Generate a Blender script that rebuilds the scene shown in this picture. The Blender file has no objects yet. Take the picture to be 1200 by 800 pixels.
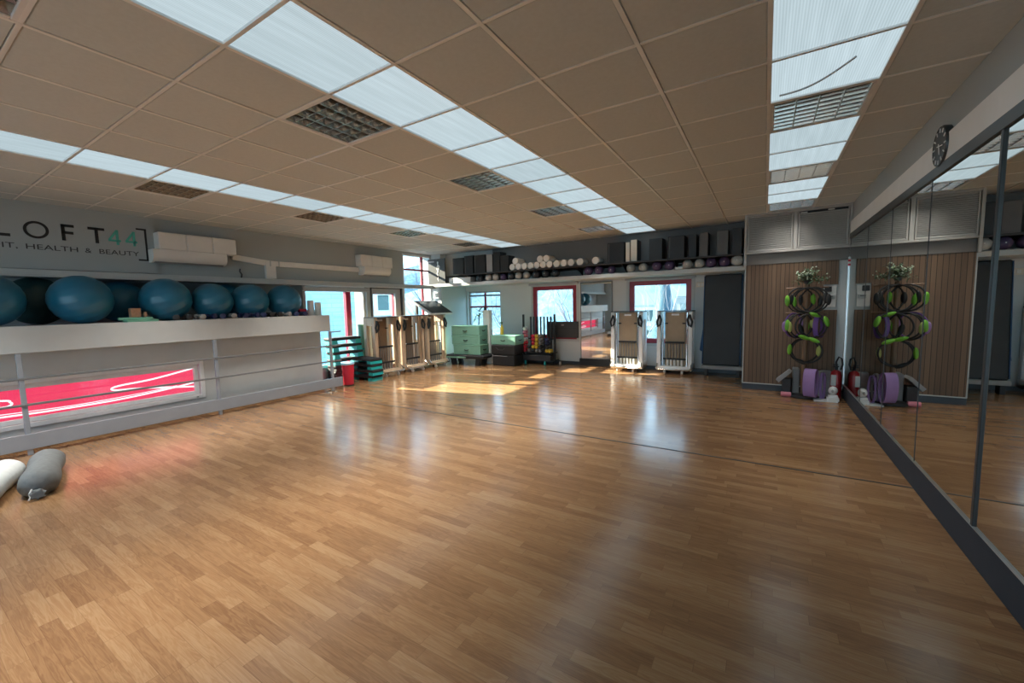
import bpy, math, random
from mathutils import Vector, Matrix, Euler
random.seed(7)
PI = math.pi
sc = bpy.context.scene
COL = sc.collection
H = 2.872            # ceiling height

# ------------------------------------------------------------------ materials
def newmat(name):
    m = bpy.data.materials.new(name); m.use_nodes = True
    nt = m.node_tree; nt.nodes.clear()
    out = nt.nodes.new('ShaderNodeOutputMaterial')
    return m, nt, out

def mat(name, col, rough=0.5, metal=0.0, var=0.06, scale=6.0, bump=0.0, spec=0.5, stretch=None, coat=0.0):
    """principled surface whose colour wanders a little with a noise texture"""
    m, nt, out = newmat(name)
    N, L = nt.nodes, nt.links
    p = N.new('ShaderNodeBsdfPrincipled')
    p.inputs['Roughness'].default_value = rough
    p.inputs['Metallic'].default_value = metal
    p.inputs['Specular IOR Level'].default_value = spec
    p.inputs['Coat Weight'].default_value = coat
    tc = N.new('ShaderNodeTexCoord')
    nz = N.new('ShaderNodeTexNoise'); nz.inputs['Scale'].default_value = scale; nz.inputs['Detail'].default_value = 3
    if stretch:
        mp = N.new('ShaderNodeMapping'); mp.inputs['Scale'].default_value = stretch
        L.new(tc.outputs['Object'], mp.inputs['Vector']); L.new(mp.outputs['Vector'], nz.inputs['Vector'])
    else:
        L.new(tc.outputs['Object'], nz.inputs['Vector'])
    rp = N.new('ShaderNodeValToRGB')
    rp.color_ramp.elements[0].position = 0.3; rp.color_ramp.elements[1].position = 0.7
    rp.color_ramp.elements[0].color = [c * (1 - var) for c in col] + [1]
    rp.color_ramp.elements[1].color = [min(1, c * (1 + var)) for c in col] + [1]
    L.new(nz.outputs['Fac'], rp.inputs['Fac']); L.new(rp.outputs['Color'], p.inputs['Base Color'])
    if bump:
        b = N.new('ShaderNodeBump'); b.inputs['Strength'].default_value = bump; b.inputs['Distance'].default_value = 0.01
        L.new(nz.outputs['Fac'], b.inputs['Height']); L.new(b.outputs['Normal'], p.inputs['Normal'])
    L.new(p.outputs['BSDF'], out.inputs['Surface'])
    return m

def emit(name, col, strength, var=0.04, scale=3.0):
    m, nt, out = newmat(name)
    N, L = nt.nodes, nt.links
    e = N.new('ShaderNodeEmission'); e.inputs['Strength'].default_value = strength
    tc = N.new('ShaderNodeTexCoord'); nz = N.new('ShaderNodeTexNoise'); nz.inputs['Scale'].default_value = scale
    rp = N.new('ShaderNodeValToRGB')
    rp.color_ramp.elements[0].color = [c * (1 - var) for c in col] + [1]
    rp.color_ramp.elements[1].color = [c * (1 + var) for c in col] + [1]
    L.new(tc.outputs['Object'], nz.inputs['Vector']); L.new(nz.outputs['Fac'], rp.inputs['Fac'])
    L.new(rp.outputs['Color'], e.inputs['Color']); L.new(e.outputs['Emission'], out.inputs['Surface'])
    return m

def floor_material():
    m, nt, out = newmat('oak_strip_laminate')
    N, L = nt.nodes, nt.links
    def M(op, a, b=None, c=None):
        n = N.new('ShaderNodeMath'); n.operation = op
        for i, v in enumerate((a, b, c)):
            if v is None: continue
            if isinstance(v, (int, float)): n.inputs[i].default_value = v
            else: L.new(v, n.inputs[i])
        return n.outputs[0]
    tc = N.new('ShaderNodeTexCoord'); sp = N.new('ShaderNodeSeparateXYZ')
    L.new(tc.outputs['Object'], sp.inputs[0])
    x, y = sp.outputs['X'], sp.outputs['Y']
    row = M('FLOOR', M('DIVIDE', y, 0.066))
    wr = N.new('ShaderNodeTexWhiteNoise'); wr.noise_dimensions = '1D'; L.new(row, wr.inputs['W'])
    u = M('ADD', M('DIVIDE', x, 0.43), M('MULTIPLY', wr.outputs['Value'], 9.0))
    idx = M('FLOOR', u)
    cb = N.new('ShaderNodeCombineXYZ'); L.new(idx, cb.inputs['X']); L.new(row, cb.inputs['Y'])
    wp = N.new('ShaderNodeTexWhiteNoise'); wp.noise_dimensions = '2D'; L.new(cb.outputs[0], wp.inputs['Vector'])
    # grain : stretched noise with an offset of its own per strip
    off = M('MULTIPLY', wp.outputs['Value'], 37.0)
    gv = N.new('ShaderNodeCombineXYZ')
    L.new(M('ADD', M('MULTIPLY', x, 2.2), off), gv.inputs['X']); L.new(M('MULTIPLY', y, 26.0), gv.inputs['Y']); L.new(off, gv.inputs['Z'])
    g = N.new('ShaderNodeTexNoise'); g.inputs['Scale'].default_value = 1.0; g.inputs['Detail'].default_value = 4; g.inputs['Distortion'].default_value = 1.2
    L.new(gv.outputs[0], g.inputs['Vector'])
    gs = N.new('ShaderNodeCombineXYZ')
    L.new(M('ADD', M('MULTIPLY', x, 9), off), gs.inputs['X']); L.new(M('MULTIPLY', y, 180.0), gs.inputs['Y']); L.new(off, gs.inputs['Z'])
    g2 = N.new('ShaderNodeTexNoise'); g2.inputs['Scale'].default_value = 1.0; g2.inputs['Detail'].default_value = 2
    L.new(gs.outputs[0], g2.inputs['Vector'])
    # cathedral rings in the grain
    rings = M('SINE', M('MULTIPLY', g.outputs['Fac'], 42.0))
    v = M('ADD', M('ADD', M('MULTIPLY', wp.outputs['Value'], 0.33), M('MULTIPLY', g.outputs['Fac'], 0.40)),
          M('ADD', M('MULTIPLY', rings, 0.075), M('MULTIPLY', g2.outputs['Fac'], 0.24)))
    rp = N.new('ShaderNodeValToRGB'); cr = rp.color_ramp
    cr.elements[0].position = 0.22; cr.elements[0].color = (0.225, 0.115, 0.053, 1)
    cr.elements[1].position = 0.86; cr.elements[1].color = (0.430, 0.268, 0.142, 1)
    e = cr.elements.new(0.52); e.color = (0.325, 0.181, 0.087, 1)
    L.new(v, rp.inputs['Fac'])
    # hairline joints
    fy = M('FRACT', M('DIVIDE', y, 0.066)); fx = M('FRACT', u)
    jy = M('LESS_THAN', fy, 0.03); jx = M('LESS_THAN', fx, 0.006)
    j = M('MAXIMUM', jy, jx)
    mx = N.new('ShaderNodeMix'); mx.data_type = 'RGBA'
    L.new(M('MULTIPLY', j, 0.35), mx.inputs['Factor']); L.new(rp.outputs['Color'], mx.inputs[6]); mx.inputs[7].default_value = (0.10, 0.045, 0.02, 1)
    p = N.new('ShaderNodeBsdfPrincipled'); L.new(mx.outputs[2], p.inputs['Base Color'])
    ro = M('ADD', M('MULTIPLY', g2.outputs['Fac'], 0.07), 0.155)
    L.new(ro, p.inputs['Roughness']); p.inputs['Specular IOR Level'].default_value = 0.95
    lo = N.new('ShaderNodeTexNoise'); lo.inputs['Scale'].default_value = 2.2; lo.inputs['Detail'].default_value = 2
    L.new(tc.outputs['Object'], lo.inputs['Vector'])
    b = N.new('ShaderNodeBump'); b.inputs['Strength'].default_value = 0.12; b.inputs['Distance'].default_value = 0.01
    L.new(M('ADD', M('MULTIPLY', g2.outputs['Fac'], 0.12), M('MULTIPLY', lo.outputs['Fac'], 1.2)), b.inputs['Height'])
    L.new(b.outputs['Normal'], p.inputs['Normal'])
    L.new(p.outputs['BSDF'], out.inputs['Surface'])
    return m

def skylight_material():
    m, nt, out = newmat('ribbed_polycarbonate_daylight')
    N, L = nt.nodes, nt.links
    tc = N.new('ShaderNodeTexCoord')
    w = N.new('ShaderNodeTexWave'); w.wave_type = 'BANDS'; w.bands_direction = 'X'; w.inputs['Scale'].default_value = 24.0; w.inputs['Distortion'].default_value = 0.0
    L.new(tc.outputs['Object'], w.inputs['Vector'])
    mp = N.new('ShaderNodeMapping'); mp.inputs['Scale'].default_value = (22, 1.5, 1)
    nz = N.new('ShaderNodeTexNoise'); nz.inputs['Scale'].default_value = 1.0; nz.inputs['Detail'].default_value = 4
    L.new(tc.outputs['Object'], mp.inputs['Vector']); L.new(mp.outputs['Vector'], nz.inputs['Vector'])
    oi = N.new('ShaderNodeObjectInfo')
    def M(op, a, b):
        n = N.new('ShaderNodeMath'); n.operation = op
        for i, v in enumerate((a, b)):
            if isinstance(v, (int, float)): n.inputs[i].default_value = v
            else: L.new(v, n.inputs[i])
        return n.outputs[0]
    k = M('ADD', M('ADD', M('MULTIPLY', w.outputs['Fac'], 0.22), M('MULTIPLY', nz.outputs['Fac'], 0.5)), M('MULTIPLY', oi.outputs['Random'], 0.16))
    rp = N.new('ShaderNodeValToRGB')
    rp.color_ramp.elements[0].position = 0.15; rp.color_ramp.elements[0].color = (0.36, 0.455, 0.49, 1)
    rp.color_ramp.elements[1].position = 0.75; rp.color_ramp.elements[1].color = (0.60, 0.73, 0.79, 1)
    L.new(k, rp.inputs['Fac'])
    e = N.new('ShaderNodeEmission'); e.inputs['Strength'].default_value = SKYLIGHT
    L.new(rp.outputs['Color'], e.inputs['Color'])
    g = N.new('ShaderNodeBsdfGlossy'); g.inputs['Roughness'].default_value = 0.25; g.inputs['Color'].default_value = (.9, .9, .9, 1)
    ms = N.new('ShaderNodeMixShader'); ms.inputs[0].default_value = 0.06
    L.new(e.outputs[0], ms.inputs[1]); L.new(g.outputs[0], ms.inputs[2]); L.new(ms.outputs[0], out.inputs['Surface'])
    return m

def glass_material():
    m, nt, out = newmat('window_glass')
    N, L = nt.nodes, nt.links
    t = N.new('ShaderNodeBsdfTransparent'); t.inputs['Color'].default_value = (0.93, 0.98, 0.99, 1)
    g = N.new('ShaderNodeBsdfGlossy'); g.inputs['Roughness'].default_value = 0.02
    nz = N.new('ShaderNodeTexNoise'); nz.inputs['Scale'].default_value = 2.0
    mr = N.new('ShaderNodeMapRange'); mr.inputs['To Min'].default_value = 0.05; mr.inputs['To Max'].default_value = 0.09
    L.new(nz.outputs['Fac'], mr.inputs['Value'])
    ms = N.new('ShaderNodeMixShader'); L.new(mr.outputs[0], ms.inputs[0])
    L.new(t.outputs[0], ms.inputs[1]); L.new(g.outputs[0], ms.inputs[2]); L.new(ms.outputs[0], out.inputs['Surface'])
    return m

def mirror_material():
    m, nt, out = newmat('silvered_mirror')
    N, L = nt.nodes, nt.links
    g = N.new('ShaderNodeBsdfGlossy'); g.inputs['Roughness'].default_value = 0.004
    tc = N.new('ShaderNodeTexCoord'); nz = N.new('ShaderNodeTexNoise'); nz.inputs['Scale'].default_value = 1.5
    rp = N.new('ShaderNodeValToRGB')
    rp.color_ramp.elements[0].color = (0.78, 0.80, 0.78, 1); rp.color_ramp.elements[1].color = (0.82, 0.83, 0.81, 1)
    L.new(tc.outputs['Object'], nz.inputs['Vector']); L.new(nz.outputs['Fac'], rp.inputs['Fac']); L.new(rp.outputs['Color'], g.inputs['Color'])
    L.new(g.outputs[0], out.inputs['Surface'])
    return m

def slat_material():
    """oak veneer boards with dark vertical grooves"""
    m, nt, out = newmat('grooved_oak_panel')
    N, L = nt.nodes, nt.links
    tc = N.new('ShaderNodeTexCoord'); sp = N.new('ShaderNodeSeparateXYZ'); L.new(tc.outputs['Object'], sp.inputs[0])
    def M(op, a, b=None):
        n = N.new('ShaderNodeMath'); n.operation = op
        for i, v in enumerate((a, b)):
            if v is None: continue
            if isinstance(v, (int, float)): n.inputs[i].default_value = v
            else: L.new(v, n.inputs[i])
        return n.outputs[0]
    s = M('DIVIDE', sp.outputs['X'], 0.058)
    wn = N.new('ShaderNodeTexWhiteNoise'); wn.noise_dimensions = '1D'; L.new(M('FLOOR', s), wn.inputs['W'])
    mp = N.new('ShaderNodeMapping'); mp.inputs['Scale'].default_value = (60, 60, 2.5); L.new(tc.outputs['Object'], mp.inputs['Vector'])
    nz = N.new('ShaderNodeTexNoise'); nz.inputs['Scale'].default_value = 1.0; nz.inputs['Detail'].default_value = 3; L.new(mp.outputs[0], nz.inputs['Vector'])
    rp = N.new('ShaderNodeValToRGB')
    rp.color_ramp.elements[0].position = .2; rp.color_ramp.elements[0].color = (0.135, 0.080, 0.046, 1)
    rp.color_ramp.elements[1].position = .85; rp.color_ramp.elements[1].color = (0.225, 0.138, 0.082, 1)
    L.new(M('ADD', M('MULTIPLY', wn.outputs['Value'], .45), M('MULTIPLY', nz.outputs['Fac'], .55)), rp.inputs['Fac'])
    mx = N.new('ShaderNodeMix'); mx.data_type = 'RGBA'
    L.new(M('LESS_THAN', M('FRACT', s), 0.13), mx.inputs['Factor']); L.new(rp.outputs['Color'], mx.inputs[6]); mx.inputs[7].default_value = (0.05, 0.028, 0.016, 1)
    p = N.new('ShaderNodeBsdfPrincipled'); p.inputs['Roughness'].default_value = .55
    L.new(mx.outputs[2], p.inputs['Base Color']); L.new(p.outputs[0], out.inputs['Surface'])
    return m

def cladding_material():
    m, nt, out = newmat('pale_blue_cladding')
    N, L = nt.nodes, nt.links
    tc = N.new('ShaderNodeTexCoord'); br = N.new('ShaderNodeTexBrick')
    mp = N.new('ShaderNodeMapping'); mp.inputs['Rotation'].default_value = (PI / 2, 0, 0)
    L.new(tc.outputs['Object'], mp.inputs['Vector']); L.new(mp.outputs[0], br.inputs['Vector'])
    br.inputs['Scale'].default_value = 1.0; br.inputs['Brick Width'].default_value = .9; br.inputs['Row Height'].default_value = .22
    br.inputs['Mortar Size'].default_value = .012
    br.inputs['Color1'].default_value = (.36, .55, .61, 1); br.inputs['Color2'].default_value = (.40, .60, .65, 1); br.inputs['Mortar'].default_value = (.24, .42, .5, 1)
    p = N.new('ShaderNodeBsdfPrincipled'); p.inputs['Roughness'].default_value = .6
    L.new(br.outputs['Color'], p.inputs['Base Color']); L.new(p.outputs[0], out.inputs['Surface'])
    return m

SKYLIGHT = 0.95
MM = {}
def D(k, *a, **kw): MM[k] = mat(k, *a, **kw)
D('wall_paint', (.63, .66, .655), .75, var=.03, scale=1.2)
D('wall_paint_dim', (.385, .425, .435), .75, var=.03, scale=1.2)  # wall paint with the dimness of the side walls put in
D('wall_paint_shaded', (.20, .20, .20), .8, var=.05, scale=1.5)  # same wall paint, with the shade put into the colour
D('tile', (.565, .615, .63), .85, var=.03, scale=40, bump=.05)
D('tbar', (.80, .81, .80), .3)
D('roof', (.3, .3, .3), .9)
D('fascia', (.52, .55, .55), .55, var=.03)
D('fascia_dark', (.40, .42, .44), .55, var=.03)
D('rail_grey', (.17, .18, .19), .45)
D('kick_grey', (.29, .32, .36), .5, var=.04)
D('kick_dark', (.045, .054, .070), .6, var=.08, spec=.2)
D('frame_dark', (.030, .034, .036), .35)
D('alu', (.72, .73, .74), .3, metal=.9, var=.03)
D('alu_white', (.74, .75, .75), .35)
D('chrome', (.8, .8, .8), .12, metal=1, var=.02)
D('louvre_metal', (.46, .44, .40), .2, metal=1, var=.05)
D('red_frame', (.30, .018, .035), .4, var=.1)
D('red_post', (.45, .02, .055), .4, var=.08)
D('frame_grey', (.42, .44, .45), .45)
D('frame_black', (.03, .035, .037), .45)
D('white', (.80, .79, .76), .5, var=.03)
D('white_gloss', (.85, .86, .86), .3, var=.02)
D('cream', (.78, .70, .58), .55, var=.03)
D('black', (.012, .012, .013), .55, var=.2)
D('black_rubber', (.016, .016, .017), .7, var=.2)
D('box_black', (.014, .014, .016), .5, var=.15)
D('box_brown', (.020, .018, .017), .5, var=.15)
D('box_grey', (.11, .11, .11), .5)
D('charcoal', (.035, .035, .038), .6, var=.12)
D('grey', (.22, .22, .22), .6)
D('mid_grey', (.36, .36, .36), .6)
D('skirting', (.022, .026, .034), .4)
D('ball_blue', (.014, .135, .235), .33, var=.08, scale=5, bump=.02)
D('ball_green', (.006, .040, .045), .5, var=.1)
D('teal', (.02, .42, .42), .45, var=.06)
D('mint', (.19, .41, .315), .6, var=.05)
D('mint_pale', (.30, .55, .44), .6, var=.05)
D('mint_foam', (.16, .40, .27), .7, var=.05)
D('cork', (.42, .22, .13), .85, var=.15, scale=40)
D('red', (.62, .02, .05), .4, var=.06)
D('ext_red', (.40, .012, .016), .3)
D('pale_blue', (.35, .60, .78), .5)
D('navy', (.014, .022, .085), .45, var=.15)
D('dumb_grey', (.30, .29, .28), .5)
D('yellow', (.72, .50, .05), .5)
D('lime', (.19, .50, .04), .5, var=.08)
D('lime_pale', (.50, .56, .16), .5, var=.08)
D('purple', (.19, .09, .36), .55, var=.08)
D('purple_ball', (.075, .045, .115), .45, var=.1)
D('grey_ball', (.42, .42, .40), .5, var=.06)
D('navy_ball', (.016, .024, .034), .42, var=.1)
D('lilac', (.36, .22, .48), .7, var=.08)
D('pink', (.75, .25, .32), .6)
D('foam_white', (.82, .81, .78), .8, var=.03, scale=30)
D('bolster_grey', (.16, .175, .18), .9, var=.1, scale=25, bump=.15)
D('bolster_white', (.66, .70, .70), .9, var=.05, scale=25, bump=.15)
D('wood_post', (.22, .12, .065), .5, var=.2, scale=4, stretch=(14, 14, 1.5))
D('wood_light', (.62, .46, .32), .5, var=.1, scale=4, stretch=(14, 14, 1.5))
D('oak_skirt', (.36, .21, .11), .45, var=.12, scale=4, stretch=(1.5, 1.5, 30))
D('bed_tan', (.42, .33, .22), .55, var=.06)
D('bed_wood', (.22, .145, .092), .55, var=.1, scale=4, stretch=(14, 14, 1.5))
D('leaf', (.10, .17, .09), .5, var=.3, scale=12)
D('leaf_pale', (.62, .68, .56), .5, var=.25, scale=12)
D('leaf_yellow', (.42, .46, .07), .5, var=.3, scale=12)
D('leaf_stem', (.16, .12, .06), .7)
D('brown_dark', (.040, .036, .034), .5, var=.1)
D('mat_dark', (.030, .033, .036), .6, var=.12, scale=3)
D('mat_blue', (.025, .085, .20), .6, var=.1)
D('letter_black', (.012, .012, .012), .5)
D('letter_teal', (.10, .50, .42), .5)
D('louvre_board', (.52, .51, .49), .6, var=.03)
D('fascia_brown', (.20, .19, .18), .6)
D('bark', (.22, .22, .24), .9, var=.15)
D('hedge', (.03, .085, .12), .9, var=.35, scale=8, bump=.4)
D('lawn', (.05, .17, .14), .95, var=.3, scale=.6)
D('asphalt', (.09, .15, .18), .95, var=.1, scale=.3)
D('render_white', (.42, .44, .44), .8, var=.03)
D('render_bright', (.74, .75, .74), .8, var=.03)
D('render_ochre', (.25, .23, .20), .8, var=.05)
D('hazy_woodland', (.060, .150, .215), .95, var=.5, scale=1.1)  # distant blue haze put into the foliage colour
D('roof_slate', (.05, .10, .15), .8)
D('shutter', (.05, .09, .09), .7)
D('screen', (.10, .11, .115), .25)
MM['floor'] = floor_material()
MM['skylight'] = skylight_material()
MM['glass'] = glass_material()
MM['mirror'] = mirror_material()
MM['slat'] = slat_material()
MM['cladding'] = cladding_material()
MM['sign_pink'] = emit('glowing_pink_sign', (1.0, .053, .138), 1.0, var=.12, scale=1.2)  # glow added by emission in place of daylight on the sign
MM['sign_white'] = emit('glowing_white_lettering', (1.0, .82, .86), 1.5)  # lettering given the same added glow

# ------------------------------------------------------------------ mesh builder
class MB:
    def __init__(s): s.v = []; s.f = []; s.mi = []; s.cur = 0
    def add(s, vs, fs):
        o = len(s.v); s.v += [tuple(v) for v in vs]
        s.f += [tuple(i + o for i in f) for f in fs]; s.mi += [s.cur] * len(fs); return s
    def slot(s, i): s.cur = i; return s
    def box(s, x0, x1, y0, y1, z0, z1, b=0.0, M=None):
        if x1 < x0: x0, x1 = x1, x0
        if y1 < y0: y0, y1 = y1, y0
        if z1 < z0: z0, z1 = z1, z0
        b = min(b, .45 * min(x1 - x0, y1 - y0, z1 - z0))
        if b <= 0:
            vs = [(x, y, z) for z in (z0, z1) for y in (y0, y1) for x in (x0, x1)]
            fs = [(0, 2, 3, 1), (4, 5, 7, 6), (0, 1, 5, 4), (2, 6, 7, 3), (0, 4, 6, 2), (1, 3, 7, 5)]
        else:
            c = Vector(((x0 + x1) / 2, (y0 + y1) / 2, (z0 + z1) / 2)); h = ((x1 - x0) / 2, (y1 - y0) / 2, (z1 - z0) / 2)
            vs = []; ix = {}
            for sx in (-1, 1):
                for sy in (-1, 1):
                    for sz in (-1, 1):
                        for ax in range(3):
                            q = [sx * (h[0] - b), sy * (h[1] - b), sz * (h[2] - b)]
                            q[ax] = (sx, sy, sz)[ax] * h[ax]
                            ix[(sx, sy, sz, ax)] = len(vs); vs.append((c.x + q[0], c.y + q[1], c.z + q[2]))
            fs = []
            def face(l, n):
                a, bb, cc = (Vector(vs[i]) for i in l[:3])
                if (bb - a).cross(cc - a).dot(n) < 0: l = l[::-1]
                fs.append(tuple(l))
            for ax in range(3):
                o = [i for i in range(3) if i != ax]
                for sg in (-1, 1):
                    l = []
                    for p, q in ((-1, -1), (1, -1), (1, 1), (-1, 1)):
                        k = [0, 0, 0]; k[ax] = sg; k[o[0]] = p; k[o[1]] = q; l.append(ix[(*k, ax)])
                    n = Vector((0, 0, 0)); n[ax] = sg; face(l, n)
            for ax in range(3):
                o = [i for i in range(3) if i != ax]
                for p in (-1, 1):
                    for q in (-1, 1):
                        k0 = [0, 0, 0]; k1 = [0, 0, 0]
                        k0[ax] = -1; k1[ax] = 1
                        for k in (k0, k1): k[o[0]] = p; k[o[1]] = q
                        n = Vector((0, 0, 0)); n[o[0]] = p; n[o[1]] = q
                        face([ix[(*k0, o[0])], ix[(*k0, o[1])], ix[(*k1, o[1])], ix[(*k1, o[0])]], n)
            for sx in (-1, 1):
                for sy in (-1, 1):
                    for sz in (-1, 1):
                        face([ix[(sx, sy, sz, a)] for a in range(3)], Vector((sx, sy, sz)))
        if M is not None: vs = [M @ Vector(v) for v in vs]
        return s.add(vs, fs)
    def cyl(s, p0, p1, r0, r1=None, n=16, cap=True):
        r1 = r0 if r1 is None else r1
        p0, p1 = Vector(p0), Vector(p1); d = (p1 - p0).normalized()
        a = d.orthogonal().normalized(); c = d.cross(a)
        vs = []
        for p, r in ((p0, r0), (p1, r1)):
            for i in range(n):
                t = 2 * PI * i / n; vs.append(p + a * (r * math.cos(t)) + c * (r * math.sin(t)))
        fs = [(i, (i + 1) % n, n + (i + 1) % n, n + i) for i in range(n)]
        if cap: fs += [tuple(range(n))[::-1], tuple(range(n, 2 * n))]
        return s.add(vs, fs)
    def tube(s, pts, r, n=8, closed=False):
        pts = [Vector(p) for p in pts]; m = len(pts); rr = r if isinstance(r, (list, tuple)) else [r] * m
        vs = []; up = None
        for i, p in enumerate(pts):
            if closed: d = pts[(i + 1) % m] - pts[i - 1]
            else: d = pts[min(i + 1, m - 1)] - pts[max(i - 1, 0)]
            d.normalize()
            if up is None: up = d.orthogonal().normalized()
            else:
                up = up - d * up.dot(d)
                up = up.normalized() if up.length > 1e-6 else d.orthogonal().normalized()
            c = d.cross(up)
            for k in range(n):
                t = 2 * PI * k / n; vs.append(p + up * (rr[i] * math.cos(t)) + c * (rr[i] * math.sin(t)))
        fs = []
        for i in range(m if closed else m - 1):
            j = (i + 1) % m
            for k in range(n): fs.append((i * n + k, i * n + (k + 1) % n, j * n + (k + 1) % n, j * n + k))
        if not closed: fs += [tuple(range(n))[::-1], tuple(range((m - 1) * n, m * n))]
        return s.add(vs, fs)
    def lathe(s, prof, c=(0, 0, 0), n=24, M=None):
        vs = []; c = Vector(c)
        for r, z in prof:
            for k in range(n):
                t = 2 * PI * k / n; vs.append(Vector((r * math.cos(t), r * math.sin(t), z)))
        if M is not None: vs = [M @ v for v in vs]
        vs = [v + c for v in vs]
        m = len(prof); fs = []
        for i in range(m - 1):
            for k in range(n): fs.append((i * n + k, i * n + (k + 1) % n, (i + 1) * n + (k + 1) % n, (i + 1) * n + k))
        fs += [tuple(range(n))[::-1], tuple(range((m - 1) * n, m * n))]
        return s.add(vs, fs)
    def sphere(s, c, r, n=24, m=14, sc_=(1, 1, 1), M=None):
        vs = []; c = Vector(c)
        for i in range(1, m):
            a = PI * i / m
            for k in range(n):
                t = 2 * PI * k / n
                v = Vector((r * sc_[0] * math.sin(a) * math.cos(t), r * sc_[1] * math.sin(a) * math.sin(t), -r * sc_[2] * math.cos(a)))
                vs.append(v)
        vs += [Vector((0, 0, -r * sc_[2])), Vector((0, 0, r * sc_[2]))]
        if M is not None: vs = [M @ v for v in vs]
        vs = [v + c for v in vs]
        b, t_ = len(vs) - 2, len(vs) - 1; fs = []
        for i in range(m - 2):
            for k in range(n): fs.append((i * n + k, i * n + (k + 1) % n, (i + 1) * n + (k + 1) % n, (i + 1) * n + k))
        for k in range(n):
            fs.append((b, (k + 1) % n, k)); fs.append((t_, (m - 2) * n + k, (m - 2) * n + (k + 1) % n))
        return s.add(vs, fs)
    def prism(s, poly, a0, a1, axis=0):
        """poly in the two other axes, extruded along axis from a0 to a1"""
        n = len(poly); vs = []
        for a in (a0, a1):
            for p, q in poly:
                w = [p, q]; w.insert(axis, a); vs.append(tuple(w))
        fs = [tuple(range(n)), tuple(range(n, 2 * n))[::-1]]
        fs += [(i, n + i, n + (i + 1) % n, (i + 1) % n) for i in range(n)]
        return s.add(vs, fs)
    def build(s, name, mats, parent=None, smooth=35, loc=None):
        me = bpy.data.meshes.new(name); me.from_pydata(s.v, [], s.f); me.update()
        for m in (mats if isinstance(mats, (list, tuple)) else [mats]): me.materials.append(MM[m])
        if any(s.mi): me.polygons.foreach_set('material_index', s.mi)
        import bmesh
        bm = bmesh.new(); bm.from_mesh(me); bmesh.ops.recalc_face_normals(bm, faces=bm.faces[:]); bm.to_mesh(me); bm.free()
        if smooth:
            me.polygons.foreach_set('use_smooth', [True] * len(me.polygons))
            me.set_sharp_from_angle(angle=math.radians(smooth))
        o = bpy.data.objects.new(name, me); COL.objects.link(o)
        if parent: o.parent = parent
        if loc is not None: o.location = loc
        return o

def tag(o, label, cat, group=None, kind=None):
    o['label'] = label; o['category'] = cat
    if group: o['group'] = group
    if kind: o['kind'] = kind
    return o
def thing(name, label, cat, loc=(0, 0, 0), rz=0.0, group=None):
    o = bpy.data.objects.new(name, None); COL.objects.link(o); o.empty_display_size = .1
    o.location = loc; o.rotation_euler = (0, 0, rz)
    return tag(o, label, cat, group)
def struct(name, mb, m, smooth=35):
    o = mb.build(name, m, None, smooth); o['kind'] = 'structure'; return o
def kids(o): return [c for c in bpy.data.objects if c.parent == o]
def dup(root, loc, label, rot=None, group=None, matmap=None):
    r = root.copy(); COL.objects.link(r); r.location = loc; r['label'] = label
    if rot is not None: r.rotation_euler = rot if not isinstance(rot, (int, float)) else (0, 0, rot)
    if group: r['group'] = group
    def rec(a, b):
        for ch in kids(a):
            c = ch.copy(); COL.objects.link(c); c.parent = b
            rec(ch, c)
    src = root
    rec(src, r)
    return r
ORD = ['first', 'second', 'third', 'fourth', 'fifth', 'sixth', 'seventh', 'eighth', 'ninth', 'tenth', 'eleventh', 'twelfth', 'thirteenth',
       'fourteenth', 'fifteenth', 'sixteenth', 'seventeenth', 'eighteenth', 'nineteenth', 'twentieth', 'twenty-first', 'twenty-second']
def RZ(a): return Matrix.Rotation(a, 4, 'Z')
def RX(a): return Matrix.Rotation(a, 4, 'X')
def RY(a): return Matrix.Rotation(a, 4, 'Y')
def T(*p): return Matrix.Translation(Vector(p))

def wall_holes(mb, axis, a0, a1, u0, u1, v0, v1, holes):
    """slab between a0 and a1 on axis (0=x,1=y), spanning u0..u1 and z v0..v1, with rectangular holes"""
    us = sorted({u0, u1, *[h[0] for h in holes], *[h[1] for h in holes]}); vs = sorted({v0, v1, *[h[2] for h in holes], *[h[3] for h in holes]})
    us = [u for u in us if u0 <= u <= u1]; vs = [v for v in vs if v0 <= v <= v1]
    for i in range(len(us) - 1):
        run = None
        for j in range(len(vs) - 1):
            uc, vc = (us[i] + us[i + 1]) / 2, (vs[j] + vs[j + 1]) / 2
            solid = not any(h[0] < uc < h[1] and h[2] < vc < h[3] for h in holes)
            if solid: run = [vs[j], vs[j + 1]] if run is None else [run[0], vs[j + 1]]
            if run and (not solid or j == len(vs) - 2):
                if axis == 0: mb.box(a0, a1, us[i], us[i + 1], run[0], run[1])
                else: mb.box(us[i], us[i + 1], a0, a1, run[0], run[1])
                run = None
    return mb

def bars(mb, axis, a0, a1, rects, b=.004):
    for u0, u1, v0, v1 in rects:
        if axis == 0: mb.box(a0, a1, u0, u1, v0, v1, b)
        else: mb.box(u0, u1, a0, a1, v0, v1, b)
    return mb
def frame_rects(u0, u1, v0, v1, w):
    return [(u0, u0 + w, v0, v1), (u1 - w, u1, v0, v1), (u0 + w, u1 - w, v1 - w, v1), (u0 + w, u1 - w, v0, v0 + w)]

# ------------------------------------------------------------------ room shell
XR, XL, YB, YU, YR = 3.47, -5.2, 8.2, 7.36, -4.6
o = struct('floor', MB().box(-5.7, 3.7, YR - .3, YB + .3, -.12, 0), 'floor')
struct('trim_1', MB().box(-4.30, 3.45, 3.108, 3.126, 0, .0025), 'frame_black')       # dark joint across the laminate

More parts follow.
